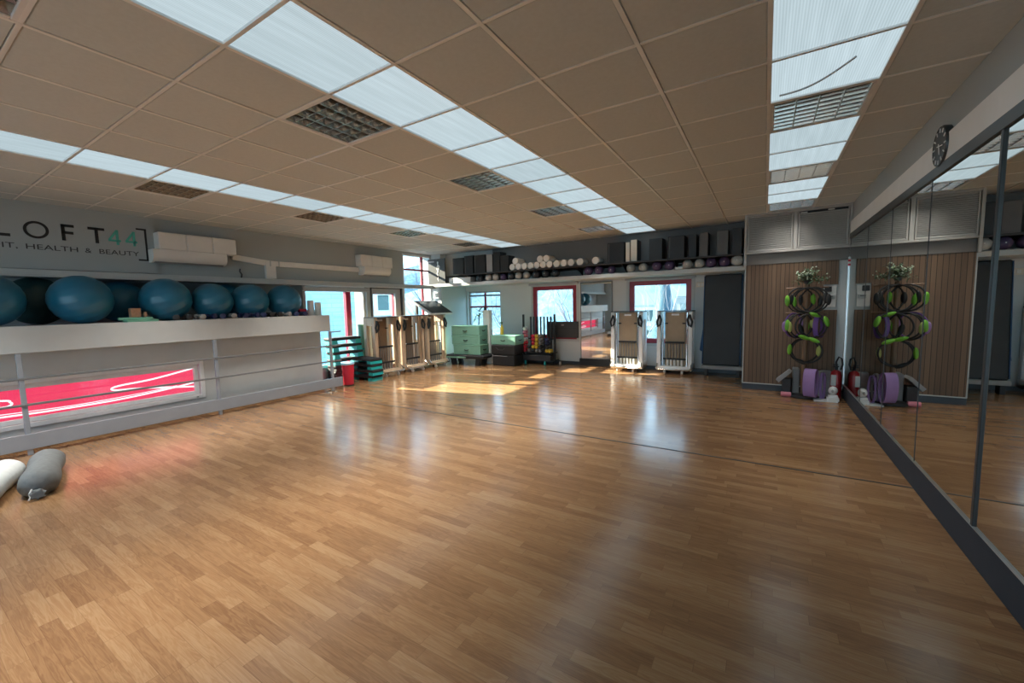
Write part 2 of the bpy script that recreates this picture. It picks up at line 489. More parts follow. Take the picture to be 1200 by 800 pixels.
# ceiling : tile grid with the strips of daylight panels and louvre lights left open
CY0, CY1 = -9, 12                      # tile rows (0.6 m)
PANELS = {}
for r in range(-3, 12): PANELS[(0, r)] = 'c'
for r in range(-4, 12): PANELS[(-5, r)] = 'l'
for r in (-2, -1, 0, 1, 2, 3, 5, 6, 8, 9): PANELS[(4, r)] = 'r'
LIGHTS = {}
for r in (-2, 1, 4, 7, 10): LIGHTS[(-1, r)] = 'c'; LIGHTS[(-6, r)] = 'l'
for r in (4, 7, 10): LIGHTS[(4, r)] = 'r'
mb = MB()
for c in range(-9, 6):
    for r in range(CY0, 13):
        if (c, r) in PANELS or (c, r) in LIGHTS: continue
        x0, x1, y0, y1 = c * .6 + .014, (c + 1) * .6 - .014, r * .6 + .013, (r + 1) * .6 - .013
        x0, x1, y1 = max(x0, XL), min(x1, XR), min(y1, YU)
        y0 = max(y0, YR)
        if x1 - x0 < .02 or y1 - y0 < .02: continue
        mb.box(x0, x1, y0, y1, H - .004, H + .014, .004)
struct('ceiling', mb, 'tile')
mb = MB()
for c in range(-8, 6): mb.box(c * .6 - .012, c * .6 + .012, YR, YU, H - .008, H + .03, .001)
for r in range(-7, 13): mb.box(XL, XR, r * .6 - .010, r * .6 + .010, H - .006, H + .028, .001)
struct('trim_2', mb, 'tbar')
struct('roof', MB().box(-5.9, 3.75, YR - .3, YB + .3, 3.16, 3.28), 'roof')

mbp = MB().box(-.288, .288, -.288, .288, .004, .010, .001)
NAMEC = {'c': 'central', 'l': 'window-side', 'r': 'mirror-side'}
proto = None; cnt = {}
for (c, r) in sorted(PANELS, key=lambda k: (k[0], -k[1])):
    s = PANELS[(c, r)]; k = cnt.get(s, 0); cnt[s] = k + 1
    lab = 'glowing ribbed skylight panel in the %s ceiling strip, %s' % (NAMEC[s], 'nearest the back wall' if k == 0 else ORD[k] + ' from the back wall')
    loc = (c * .6 + .3, r * .6 + .3, H)
    if proto is None:
        proto = tag(mbp.build('skylight_panel', 'skylight'), lab, 'skylight panel', 'skylight panels in the ceiling strips'); proto.location = loc
    else:
        q = proto.copy(); COL.objects.link(q); q.location = loc; q['label'] = lab
# louvre light fittings
def make_light(lab):
    t = thing('louvre_light', lab, 'ceiling light', group='louvred ceiling lights')
    f = MB()
    bars(f, 1, -.294, -.268, [(-.294, .294, -.006, .012)]); bars(f, 1, .268, .294, [(-.294, .294, -.006, .012)])
    bars(f, 0, -.294, -.268, [(-.268, .268, -.006, .012)]); bars(f, 0, .268, .294, [(-.268, .268, -.006, .012)])
    f.build('frame', 'alu_white', t)
    h = MB()
    h.box(-.29, .29, -.29, .29, .095, .11); h.box(-.29, -.283, -.29, .29, .012, .095); h.box(.283, .29, -.29, .29, .012, .095)
    h.box(-.283, .283, -.29, -.283, .012, .095); h.box(-.283, .283, .283, .29, .012, .095)
    h.build('housing', 'box_grey', t)
    g = MB()
    for i in range(5):                                              # V-shaped long blades
        x = -.268 + .536 * i / 4
        g.prism([(x - .024, .062), (x + .024, .062), (x + .010, .022), (x + .0025, 0), (x - .0025, 0), (x - .010, .022)], -.268, .268, 1)
    for i in range(8):
        y = -.268 + .536 * i / 7
        g.prism([(y - .016, .056), (y + .016, .056), (y + .002, .003), (y - .002, .003)], -.268, .268, 0)
    g.build('louvre', 'louvre_metal', t)
    b = MB()
    for i in range(4): b.cyl((-.206 + .1375 * i, -.27, .075), (-.206 + .1375 * i, .27, .075), .008, n=10)
    b.build('tube_lamp', 'white', t)
    return t
lt = None; cnt = {}
for (c, r) in sorted(LIGHTS, key=lambda k: (k[0], -k[1])):
    s = LIGHTS[(c, r)]; k = cnt.get(s, 0); cnt[s] = k + 1
    pos = {'c': 'beside the central skylight strip', 'l': 'beside the window-side skylight strip', 'r': 'within the mirror-side skylight strip'}[s]
    lab = 'square louvred ceiling light %s, %s' % (pos, 'nearest the back wall' if k == 0 else ORD[k] + ' from the back wall')
    loc = (c * .6 + .3, r * .6 + .3, H)
    if lt is None: lt = make_light(lab); lt.location = loc
    else: dup(lt, loc, lab)
    ld = bpy.data.lights.new('louvre_fill', 'AREA'); ld.shape = 'SQUARE'; ld.size = .5; ld.energy = 1.0; ld.color = (1, .95, .88); ld.spread = math.radians(80)
    lo = bpy.data.objects.new('louvre_fill', ld); COL.objects.link(lo); lo.location = (loc[0], loc[1], H - .006); lo['kind'] = 'helper'; lo['mirror_side'] = (s == 'r')  # fill lamp added under each fitting to brighten the floor
# grey tube under a mirror-side panel, standing for a cable's shadow through it
pts = [(2.46 + .36 * t, 2.30 - .30 * t + .10 * math.sin(t * 3), H - .002) for t in [i / 12 for i in range(13)]]

t = tag(MB().tube(pts, .006, 6).build('cable', 'mid_grey'), 'thin grey cable shadow curving across a skylight panel of the mirror-side strip', 'cable')

# walls
mb = MB()
# left: upper wall above the ledge, recess behind the ball shelf, window wall beyond it
LW = [(3.55, 5.0, .30, 1.97), (5.10, 6.07, 0.0, 1.985), (6.12, 7.14, .62, 2.83)]
wall_holes(mb, 0, -5.62, XL, 3.5, 7.14, 0, 3.16, LW)
mb.box(-5.62, XL, YR, 3.5, 1.975, 3.16)
mb.box(-5.72, -5.62, YR, 3.5, 0, 1.975)
mb.box(XL, -5.165, YR, 1.30, 2.07, H)              # boxed-out field carrying the lettering
struct('wall_left', mb, 'wall_paint_dim')
mb = MB()
BW = [(-4.84, -3.72, .30, 1.90), (-2.70, -1.50, .62, 1.95), (-.21, 1.09, .58, 1.97)]
wall_holes(mb, 1, YB, YB + .22, -4.88, 3.6, 0, 2.30, BW)
mb.box(-5.62, -4.88, 7.14, YB + .22, 0, 3.16)      # corner pillar
struct('wall_back', mb, 'wall_paint')
struct('wall_back_upper', MB().box(-3.36, 3.6, YU, YB + .3, 2.30, 3.16), 'wall_paint_shaded')
struct('wall_back_corner', MB().box(-4.88, -3.36, YU, YB + .3, 2.30, 3.16), 'wall_paint')  # same wall in the lit colour, beside the tall window
struct('wall_right', MB().box(XR, XR + .2, YR, YB + .3, 0, 3.16), 'wall_paint_dim')
# rear wall (behind the photographer); its three unseen windows are added for daylight
RW = [(-4.6, -2.2, .5, 2.5), (-1.8, .6, .5, 2.5), (1.0, 3.2, .5, 2.5)]
struct('wall_rear', wall_holes(MB(), 1, YR - .2, YR, -5.72, 3.67, 0, 3.16, RW), 'wall_paint')
for i, (a, b, c, d) in enumerate(RW):
    struct('window_%d' % (i + 5), bars(MB(), 1, YR - .12, YR - .06, frame_rects(a, b, c, d, .06)), 'red_frame')
# ledge round the room under the upper walls
struct('trim_3', MB().box(XL - .02, -5.06, YR, 7.14, 1.985, 2.055, .006).box(XL, -5.03, YR, 7.1, 1.965, 1.985, .003), 'fascia')
struct('trim_4', MB().box(-5.2, 2.10, 7.02, YU + .1, 2.005, 2.085, .006).box(-4.88, 2.10, 7.2, YB, 2.03, 2.07), 'fascia')
# skirting on the back wall
struct('baseboard_back', MB().box(-3.2, -1.40, YB - .014, YB, 0, .075, .004).box(-.58, 2.1, YB - .014, YB, 0, .075, .004), 'skirting')

# right side : wood panelled block and louvred cabinet above, mirror wall
WY = 6.74
struct('wall_alcove', MB().box(2.135, 3.6, WY, YB, 0, 2.23), 'wall_paint')
mb = MB()
wall_holes(mb, 1, WY - .022, WY, 2.128, 3.345, .105, 2.06, [(3.165, 3.345, 1.315, 1.70)])
struct('trim_5', mb, 'slat', 0)
struct('baseboard_alcove', MB().box(2.12, 3.45, WY - .034, WY, 0, .098, .004), 'skirting')
struct('trim_6', MB().box(2.12, 3.35, WY - .038, WY, .098, .112, .003).box(2.115, 2.131, WY - .03, WY + .02, .1, 2.07, .003), 'fascia')
struct('trim_7', MB().box(2.13, 3.46, WY - .03, WY, 2.06, 2.235, .003), 'fascia_brown')
# corner profile between panelling and mirror
struct('trim_8', MB().box(3.435, 3.462, WY - .13, WY - .10, .1, 2.09, .004), 'alu')
m_ = MB()
for i in range(4): m_.slot(i % 2).box(3.433, 3.464, WY - .133, WY - .1295, 1.96 + .03 * i, 1.99 + .03 * i)
q = m_.build('hazard_tape', ['red', 'white_gloss'], bpy.data.objects['trim_8']); q['label'] = 'red and white striped tape'

t = thing('louvred_cabinet', 'grey two-door louvred cabinet high over the wood panelling', 'cabinet', (2.8, WY - .06, 2.235))
MBx = MB().box(-.68, .665, .03, .5, .03, .625, .004)
MBx.box(-.70, -.665, -.02, .5, 0, .632, .004).box(-.70, -.665, -.02, .025, -.19, 0, .004).box(.64, .668, -.02, .5, 0, .632, .004)
MBx.box(-.665, .64, -.02, .03, 0, .03, .004).box(-.665, .64, -.02, .03, .60, .632, .004).box(-.04, .01, -.02, .03, .03, .60, .004)
MBx.build('carcass', 'louvre_board', t)
for x0, x1, top in ((-.655, -.05, .595), (.02, .63, .555)):
    d = MB(); bars(d, 1, -.012, .026, frame_rects(x0, x1, .035, .595 if top > .56 else .56, .018), .003)
    o = d.build('louvred_door', 'louvre_board', t)
    l = MB(); z = .06
    while z < top - .03:
        l.prism([(-.006, z), (.020, z + .024), (.023, z + .020), (-.002, z - .005)], x0 + .016, x1 - .016, 0); z += .027
    l.build('slat_panel', 'louvre_board', o)
m_ = MB().box(.03, .62, .026, .029, .56, .598)
m_.build('gap_shade', 'black', t)  # black sheet standing for the shade in the gap above this door
mb = MB().box(.04, .13, .012, .024, .566, .586, .004).box(.38, .46, .012, .024, .572, .592, .004)
mb.build('folded_paper', 'white', t)

# thermostat on the white notch
t = thing('control_panel', 'small white wall control with dark square screen beside the panelling', 'control panel', (3.24, WY - .001, 1.62))
MB().box(-.07, .09, -.012, 0, -.26, .06, .004).build('plate', 'white', t)
MB().box(-.055, .03, -.022, -.012, -.03, .05, .004).build('screen', 'black', t)
MB().box(-.02, .075, -.02, -.012, -.14, -.08, .003).build('switch', 'fascia', t)
MB().box(-.015, .05, -.026, -.02, -.105, -.095, .001).build('slot', 'charcoal', t)

# mirror wall
mlab = ['far end', 'second', 'third', 'fourth', 'fifth', 'sixth', 'seventh', 'eighth', 'ninth']
ys = [6.60, 5.37, 4.267, 3.163, 2.077, .98, -.12, -1.22, -2.32, -3.42]
for i in range(9):
    t = thing('mirror_panel', 'tall wall mirror panel %s on the right-hand wall' % ('at the far end, beside the corner profile,' if i == 0 else ', %s from the far corner' % ORD[i] + ','), 'mirror', (XR, (ys[i] + ys[i + 1]) / 2, .2), 0, 'mirror panels along the wall')
    t['label'] = ('tall wall mirror panel beside the aluminium corner profile' if i == 0 else 'tall wall mirror panel, %s from the corner with the wood panelling' % ORD[i])
    hw = (ys[i] - ys[i + 1]) / 2
    MB().box(-.022, -.003, -hw + .004, hw - .004, .004, 2.145).build('mirror_glass', 'mirror', t, 0)
    if i in (3, 5, 7): MB().box(-.032, -.002, -hw - .014, -hw + .016, 0, 2.15, .003).build('joint_strip', 'frame_dark', t)
    else: MB().box(-.025, -.002, -hw - .004, -hw + .004, 0, 2.15, .001).build('joint_strip', 'frame_dark', t)
struct('trim_9', MB().box(XR - .036, XR, YR, 6.60, 2.345, 2.42, .003), 'frame_dark')
struct('trim_10', MB().box(XR - .03, XR, YR, 6.60, 2.42, 2.60, .003), 'white')
struct('baseboard_right', MB().box(XR - .03, XR, YR, 6.62, 0, .2, .003), 'kick_dark')
struct('trim_11', MB().box(XR - .034, XR - .02, YR, 6.62, .2, .206, .001), 'alu')

# clock resting on the mirror's head rail
t = thing('wall_clock', 'round black wall clock above the mirror wall', 'clock', (XR - .032, 2.99, 2.54))
lean = RY(-PI / 2) 
MB().lathe([(.001, -.03), (.134, -.03), (.138, 0), (.132, .012), (.128, .008), (.001, .008)], n=40, M=lean).build('case', 'frame_dark', t)
for k in range(12):
    M_ = lean @ RZ(2 * PI * k / 12) @ T(.108, 0, .011); MB().box(-.014, .014, -.004, .004, -.002, .002, M=M_).build('hour_mark', 'white_gloss', t)
MB().box(-.02, .062, -.004, .004, .012, .015, M=lean @ RZ(math.radians(200))).build('hour_hand', 'white_gloss', t)
MB().box(-.02, .088, -.003, .003, .016, .019, M=lean @ RZ(math.radians(262))).build('minute_hand', 'white_gloss', t)

# ------------------------------------------------------------------ windows (structure)
def window(n, axis, a0, a1, u0, u1, v0, v1, w, fm, extra=(), em=None, glass=True):
    f = struct('window_%d' % n, bars(MB(), axis, a0, a1, frame_rects(u0, u1, v0, v1, w) + list(extra)), fm)
    am = (a0 + a1) / 2
    g = MB(); bars(g, axis, am - .004, am + .004, [(u0 + w * .5, u1 - w * .5, v0 + w * .5, v1 - w * .5)], 0)
    q = g.build('pane', 'glass', f, 0)
    return f
# back-wall windows
f = window(1, 1, YB + .08, YB + .13, -4.84, -3.72, .30, 1.90, .045, 'frame_grey')
m_ = MB(); bars(m_, 1, YB + .07, YB + .12, [(-4.30, -4.25, .345, 1.855), (-4.795, -4.30, 1.44, 1.49), (-4.25, -3.765, 1.44, 1.49)]); m_.build('muntin', 'red_frame', f)
m_ = MB(); bars(m_, 1, YB + .05, YB + .08, [(-4.80, -3.76, 1.755, 1.80)]); m_.build('blind_rail', 'grey', f)
f = window(2, 1, YB + .01, YB + .08, -2.70, -1.50, .62, 1.95, .10, 'red_frame')
m_ = MB(); bars(m_, 1, YB - .012, YB + .03, frame_rects(-2.76, -1.44, .56, 2.0, .055)); m_.build('casing', 'fascia', f)
f = window(3, 1, YB + .01, YB + .08, -.21, 1.09, .58, 1.97, .105, 'red_frame')
m_ = MB(); bars(m_, 1, YB - .012, YB + .03, frame_rects(-.275, 1.155, .52, 2.02, .06)); m_.build('casing', 'fascia', f)
# left-wall windows
f = window(4, 0, XL - .12, XL - .06, 3.55, 5.0, .30, 1.97, .05, 'alu_white')
m_ = MB(); bars(m_, 0, XL - .14, XL - .05, [(4.50, 4.62, .35, 1.92)]); m_.build('post', 'red_post', f)
f = window(8, 0, XL - .06, XL - .01, 6.12, 7.14, .62, 2.83, .045, 'alu_white')
m_ = MB(); bars(m_, 0, XL - .065, XL - .005, [(6.78, 6.83, .665, 2.785), (6.165, 6.78, 2.42, 2.46), (6.83, 7.095, 2.42, 2.46), (6.165, 6.78, 1.24, 1.285), (6.83, 7.095, 1.24, 1.285)]); m_.build('muntin', 'red_frame', f)
m_ = MB(); bars(m_, 0, XL - .01, XL + .03, [(6.12, 7.14, 1.985, 2.055)]); m_.build('ledge_rail', 'frame_grey', f)
# terrace door between them: dark lining, grey leaf, red outer frame
f = struct('door_1', bars(MB(), 0, XL - .10, XL + .012, [(5.10, 5.14, 0, 1.985), (6.03, 6.07, 0, 1.985), (5.14, 6.03, 1.945, 1.985)]), 'frame_black')
m_ = MB(); bars(m_, 0, XL - .09, XL - .03, [(5.14, 5.20, .02, 1.945), (5.87, 6.03, .02, 1.945), (5.20, 5.87, 1.84, 1.945), (5.20, 5.87, .02, .3)]); m_.build('door_leaf', 'frame_grey', f)
m_ = MB(); bars(m_, 0, XL - .20, XL - .12, frame_rects(5.16, 6.0, .05, 1.93, .11)); m_.build('door_frame', 'red_frame', f)
m_ = MB(); bars(m_, 0, XL - .064, XL - .056, [(5.19, 5.88, .29, 1.85)], 0); m_.build('pane', 'glass', f, 0)
t = thing('roller_blind', 'grey roller blind cassette over the window beside the ball shelf', 'blind', (XL + .005, 4.25, 1.90))
MB().box(0, .07, -.78, .78, -.045, .045, .012).build('cassette', 'fascia_dark', t)
t = thing('roller_blind', 'long grey roller blind cassette above the red window behind the dumbbell rack', 'blind', (-2.09, YB - .012, 2.0))
MB().box(-.70, .66, -.07, 0, -.03, .03, .012).build('cassette', 'fascia_dark', t)
t = thing('roller_blind', 'thin grey roller blind cassette above the red window behind the white machines', 'blind', (.44, YB - .012, 2.005))
MB().box(-.74, .74, -.05, 0, -.022, .022, .008).build('cassette', 'fascia_dark', t)

# wall mirror leaning on the back wall
t = thing('wall_mirror', 'upright mirror on the back wall between the two red windows', 'mirror', (-.99, YB, 0))
MB().box(-.375, .375, -.03, -.012, .17, 1.985).build('mirror_glass', 'mirror', t, 0)
m_ = MB(); bars(m_, 1, -.036, -.002, [(-.395, -.375, .16, 2.0), (.375, .395, .16, 2.0), (-.375, .375, 1.985, 2.0)], .003); m_.build('frame', 'grey', t)
MB().box(-.42, .42, -.06, -.002, 0, .165, .006).build('plinth', 'black', t)
t = thing('light_switch', 'beige switch plate on the back wall beside the dark mats', 'switch', (1.27, YB - .001, 1.83))
MB().box(-.085, .085, -.012, 0, -.05, .05, .004).build('plate', 'cream', t)
m_ = MB()
for k in range(2): m_.box(-.06 + .065 * k, -.01 + .065 * k, -.018, -.012, -.03, .03, .003)
m_.build('rocker', 'white', t)

# ------------------------------------------------------------------ ball shelf with low lit window (left)
SX = -4.35
t = thing('ball_shelf', 'long grey boxed-in shelf that carries the exercise balls', 'shelf', (SX, 0.7, 0))
MB().box(-1.25, 0, -3.4, 2.765, 1.34, 1.39, .004).build('top_board', 'fascia', t)
MB().box(-.03, .004, -3.4, 2.77, 1.10, 1.392, .004).box(-1.2, 0, 2.74, 2.77, 1.10, 1.39, .003).build('fascia_board', 'fascia', t)
m_ = MB()
wall_holes(m_, 0, -.36, -.27, -3.38, 2.74, 0, 1.34, [(-2.72, .82, .26, .78)])
m_.box(-1.25, -.36, 2.68, 2.74, 0, 1.34).box(-1.25, -.36, -3.38, -3.32, 0, 1.34)
m_.build('front_panel', 'fascia', t)
m_ = MB(); bars(m_, 0, -.35, -.25, frame_rects(-2.74, .84, .245, .79, .05)); bars(m_, 0, -.34, -.29, frame_rects(-2.68, .78, .30, .735, .05)); m_.build('window_frame', 'alu_white', t)
m_ = MB(); bars(m_, 0, -.318, -.312, [(-2.64, .74, .34, .69)], 0); m_.build('window_pane', 'glass', t, 0)
MB().box(-.252, -.238, .72, .745, .262, .272, .003).build('latch', 'black', t)
t = thing('glowing_sign', 'bright pink sign with white script behind the low shelf window', 'sign', (-4.9, 0, .2))
MB().box(-.03, 0, -2.4, 1.7, .02, .75).build('panel', 'sign_pink', t, 0)
m_ = MB()
def ribbon(mb, pts, w, x):
    P = [Vector((0, a, b)) for a, b in pts]; vs = []
    for i, p in enumerate(P):
        d = (P[min(i + 1, len(P) - 1)] - P[max(i - 1, 0)]).normalized(); n = Vector((0, -d.z, d.y)) * (w[i] if isinstance(w, list) else w) / 2
        for k in (p - n, p + n): vs += [(x, k.y, k.z), (x + .004, k.y, k.z)]
    fs = []
    for i in range(len(P) - 1):
        o = 4 * i
        fs += [(o + 1, o + 3, o + 7, o + 5), (o, o + 4, o + 6, o + 2), (o, o + 1, o + 5, o + 4), (o + 2, o + 6, o + 7, o + 3)]
    fs += [(0, 2, 3, 1), (len(vs) - 4, len(vs) - 3, len(vs) - 1, len(vs) - 2)]
    mb.add(vs, fs)
def smoothpts(p, n=6):
    out = []
    for i in range(len(p) - 1):
        p0, p1, p2, p3 = p[max(i - 1, 0)], p[i], p[i + 1], p[min(i + 2, len(p) - 1)]
        for k in range(n):
            t_ = k / n
            out.append(tuple(.5 * (2 * p1[j] + (p2[j] - p0[j]) * t_ + (2 * p0[j] - 5 * p1[j] + 4 * p2[j] - p3[j]) * t_ ** 2 + (3 * p1[j] - p0[j] - 3 * p2[j] + p3[j]) * t_ ** 3) for j in range(2)))
    out.append(tuple(p[-1])); return out
zo = -.2
for pts, w in (([(1.52, .66), (1.04, .575), (.70, .545), (.60, .52), (.64, .488), (.89, .468), (1.48, .385), (1.7, .36)], .022),
               ([(-1.1, .38), (-.34, .362), (.04, .352), (.66, .36), (1.22, .405), (1.50, .44), (1.7, .46)], .02),
               ([(-1.1, .42), (-.34, .39), (.3, .375), (.9, .40), (1.3, .43)], .008),
               ([(-.9, .60), (-.33, .55), (-.26, .52), (-.25, .495), (-.28, .475), (-.34, .47), (-1.0, .44)], .02)):
    ribbon(m_, [(a, b + zo) for a, b in smoothpts(pts)], w, .001)
m_.build('lettering', 'sign_white', t, 0)
struct('baseboard_left', MB().box(-4.64, -4.585, -2.68, 3.44, 0, .075, .004), 'oak_skirt')
# barre railing with kick board in front of the shelf
t = thing('railing', 'grey railing with low kick board in front of the ball shelf', 'railing', (SX + .045, .7, 0))
for y in (-2.76, -.936, .888, 2.73):
    MB().box(-.03, .012, -.02, .02, 0, 1.098, .003).build('post', 'kick_grey', t, loc=(0, y, 0))
for z in (.83, .548):
    MB().box(.0, .026, -2.8, 2.92, z - .012, z + .012, .004).build('rail', 'rail_grey', t)
MB().box(-.02, .022, -2.8, 2.92, .065, .232, .003).build('kick_board', 'kick_grey', t)
m_ = MB().box(-.02, .006, 2.72, 2.95, 1.072, 1.092, .003); m_.build('top_bracket', 'rail_grey', t)

# exercise balls
def ball_mesh(r):
    m_ = MB(); prof = []
    n = 40
    for i in range(n + 1):
        a = -PI / 2 + PI * i / n
        rr = r + .0022 * math.sin(a * 22) * (abs(math.cos(a)) ** .5)
        prof.append((max(rr * math.cos(a), .0005), rr * math.sin(a)))
    m_.lathe(prof, n=48, M=RX(.5) @ RY(.3)); return m_
BALLS = [('front', -4.66, -.36, .285, 'ball_blue', 'teal-blue exercise ball cut off by the photo edge, at the near end of the shelf'),
         ('front', -4.66, .36, .29, 'ball_blue', 'teal-blue exercise ball under the tagline lettering, just before the green foam slabs'),
         ('front', -4.66, 1.19, .29, 'ball_blue', 'teal-blue exercise ball just beyond the green foam slabs'),
         ('front', -4.66, 1.75, .265, 'ball_blue', 'teal-blue exercise ball, third from the far end of the front row'),
         ('front', -4.66, 2.28, .268, 'ball_blue', 'teal-blue exercise ball, second from the far end of the front row'),
         ('front', -4.66, 2.83, .268, 'ball_blue', 'teal-blue exercise ball at the far end of the shelf, beside the white rollers'),
         ('rear', -5.29, .10, .29, 'ball_green', 'dark green exercise ball in the shaded rear row of the shelf'),
         ('rear', -5.29, .88, .28, 'ball_blue', 'blue exercise ball in the rear row, behind the green foam slabs'),
         ('rear', -5.29, 2.20, .28, 'ball_blue', 'blue exercise ball in the rear row, peeking out near the far end')]
for row, x, y, r, m, lab in BALLS:
    o = ball_mesh(r).build('exercise_ball', m); tag(o, lab, 'exercise ball', 'exercise balls on the long shelf')
    o.location = (x, y, 1.39 + r)
# small dumbbells along the shelf edge
def dumbbell(name, lab, group, L, r, mh, mg, loc, rz):
    t = thing(name, lab, 'dumbbell', loc, rz, group)
    for sx in (-1, 1):
        MB().lathe([(r * .55, 0), (r, .012), (r, L * .26), (r * .6, L * .3)], n=6, M=T(sx * L * .2, 0, r) @ RY(sx * PI / 2) @ RZ(PI / 6)).build('head', mh, t)
    MB().cyl((-L * .24, 0, r), (L * .24, 0, r), r * .42, n=10).build('grip', mg, t)
    return t
dy = [1.22, 1.35, 1.48, 1.62, 1.78, 1.90, 2.06, 2.21, 2.35, 2.47, 2.58, 2.71, 2.90, 3.03]
dm = ['black', 'black', 'dumb_grey', 'navy', 'navy', 'dumb_grey', 'navy', 'navy', 'navy', 'black', 'black', 'dumb_grey', 'navy', 'navy']
dn = {'black': 'black', 'dumb_grey': 'grey', 'navy': 'navy'}
for i, (y, m) in enumerate(zip(dy, dm)):
    n = len(dy) - i
    dumbbell('small_dumbbell', 'small %s hand weight lying on the ball shelf edge, %s from the red box' % (dn[m], ORD[n - 1]), 'hand weights on the ball shelf edge',
             .19, .042, m, m, (-4.44 + .012 * ((i * 7) % 3 - 1), y, 1.39), .25 * ((i * 5) % 4 - 1.5))
o = MB().box(-.07, .07, -.16, .16, 0, .03, .004).build('yoga_slab', 'mint_foam'); o.location = (-4.45, .84, 1.39); o.rotation_euler = (0, 0, .08)
tag(o, 'green foam slab lying flat on the shelf, lower of two', 'foam slab', 'green foam slabs')
o2 = o.copy(); COL.objects.link(o2); o2.location = (-4.46, .79, 1.42); o2.rotation_euler = (0, 0, -.12); o2['label'] = 'green foam slab lying on top of another green slab'
o = MB().box(-.045, .045, -.05, .05, 0, .115, .004).build('cork_block', 'cork'); o.location = (-4.50, .80, 1.45); tag(o, 'brown cork block upright on the green foam slabs', 'block', 'cork blocks')
o = MB().box(-.025, .025, -.012, .012, 0, .065, .003).build('cork_block', 'cork'); o.location = (-4.46, .89, 1.45); tag(o, 'small slim cork block upright on the green foam slabs', 'block', 'cork blocks')
o = MB().box(-.05, .05, -.065, .065, 0, .12, .005).box(-.052, .052, -.067, .067, .095, .122, .004).build('red_box', 'red'); o.location = (-4.6, 3.10, 1.39); tag(o, 'small red box between the last ball and the white rollers', 'box')
for k, (y, h, lab) in enumerate(((3.29, .27, 'white foam roller standing upright on the shelf beside the red box'), (3.43, .235, 'shorter white foam roller standing upright at the far end of the shelf'))):
    o = MB().lathe([(.012, 0), (.05, 0), (.054, .006), (.054, h - .006), (.05, h), (.012, h)], n=24).build('foam_roller', 'foam_white'); o.location = (-4.58, y - .03, 1.39); tag(o, lab, 'foam roller', 'standing foam rollers')
t = thing('document_box', 'little white box at the very end of the ball shelf', 'box', (-4.75, 3.36, 1.39)); 
MB().box(-.08, .08, -.07, .06, 0, .10, .003).build('body', 'white', t); MB().box(.08, .083, -.055, .045, .03, .05).build('slot', 'grey', t)

# ------------------------------------------------------------------ lettering on the left wall
t = thing('wall_lettering', 'black and teal LOFT44 lettering with FIT, HEALTH & BEAUTY tagline', 'sign', (-5.165, 0, 2.44))
def stroke(mb, a, b, w):
    A, B = Vector((0, *a)), Vector((0, *b)); d = (B - A).normalized(); n = Vector((0, -d.z, d.y)) * w / 2
    q = [A - n, B - n, B + n, A + n]
    mb.add([(0, v.y, v.z) for v in q] + [(.006, v.y, v.z) for v in q], [(0, 3, 2, 1), (4, 5, 6, 7), (0, 1, 5, 4), (1, 2, 6, 5), (2, 3, 7, 6), (3, 0, 4, 7)])
w = .033
L_ = MB(); stroke(L_, (-.17, .0), (-.17, .20), w); stroke(L_, (-.183, .013), (-.06, .013), w); L_.build('letter', 'letter_black', t)
O_ = MB(); n = 40
pts = []
for ro in ((.105, .104), (.078, .077)):
    for x in (0, .006): pts += [(x, .148 + ro[0] * math.cos(2 * PI * i / n), .10 + ro[1] * math.sin(2 * PI * i / n)) for i in range(n)]
fs = []
for i in range(n):
    j = (i + 1) % n
    fs += [(n + i, n + j, 3 * n + j, 3 * n + i), (i, 2 * n + i, 2 * n + j, j), (i, j, n + j, n + i), (2 * n + i, 3 * n + i, 3 * n + j, 2 * n + j)]
O_.add(pts, fs); O_.build('letter', 'letter_black', t)
F_ = MB(); stroke(F_, (.375, 0), (.375, .20), w); stroke(F_, (.362, .187), (.475, .187), w); stroke(F_, (.362, .10), (.465, .10), w); F_.build('letter', 'letter_black', t)
T_ = MB(); stroke(T_, (.68, 0), (.68, .2), w); stroke(T_, (.60, .187), (.76, .187), w); T_.build('letter', 'letter_black', t)
for y in (.80, .975):
    q = MB(); stroke(q, (y + .085, 0), (y + .085, .20), .028); stroke(q, (y + .085, .193), (y, .058), .026); stroke(q, (y - .008, .055), (y + .118, .055), .026); q.build('numeral', 'letter_teal', t)
q = MB(); stroke(q, (1.19, -.195), (1.19, .255), .022); stroke(q, (1.09, .245), (1.20, .245), .022); stroke(q, (1.09, -.185), (1.20, -.185), .022); q.build('bracket', 'letter_black', t)
def text(body, y0, y1, z, h, m, name='tagline'):
    cu = bpy.data.curves.new(name, 'FONT'); cu.body = body; cu.size = 1; cu.extrude = 0
    tmp = bpy.data.objects.new(name, cu); COL.objects.link(tmp)
    dg = bpy.context.evaluated_depsgraph_get(); dg.update()
    me = bpy.data.meshes.new_from_object(tmp.evaluated_get(dg)); bpy.data.objects.remove(tmp)
    xs = [v.co.x for v in me.vertices]; zs = [v.co.y for v in me.vertices]
    sx = (y1 - y0) / (max(xs) - min(xs)); bx = min(xs); cap = .70
    for v in me.vertices: v.co = Vector((.004, y0 + (v.co.x - bx) * sx, z + v.co.y / cap * h))
    me.materials.clear(); me.materials.append(MM[m])
    o = bpy.data.objects.new(name, me); COL.objects.link(o); o.parent = t; return o
text('FIT,', -.19, -.015, -.135, .062, 'charcoal'); text('HEALTH', .05, .49, -.135, .062, 'charcoal')
text('&', .555, .615, -.135, .062, 'charcoal'); text('BEAUTY', .69, 1.10, -.135, .062, 'charcoal')

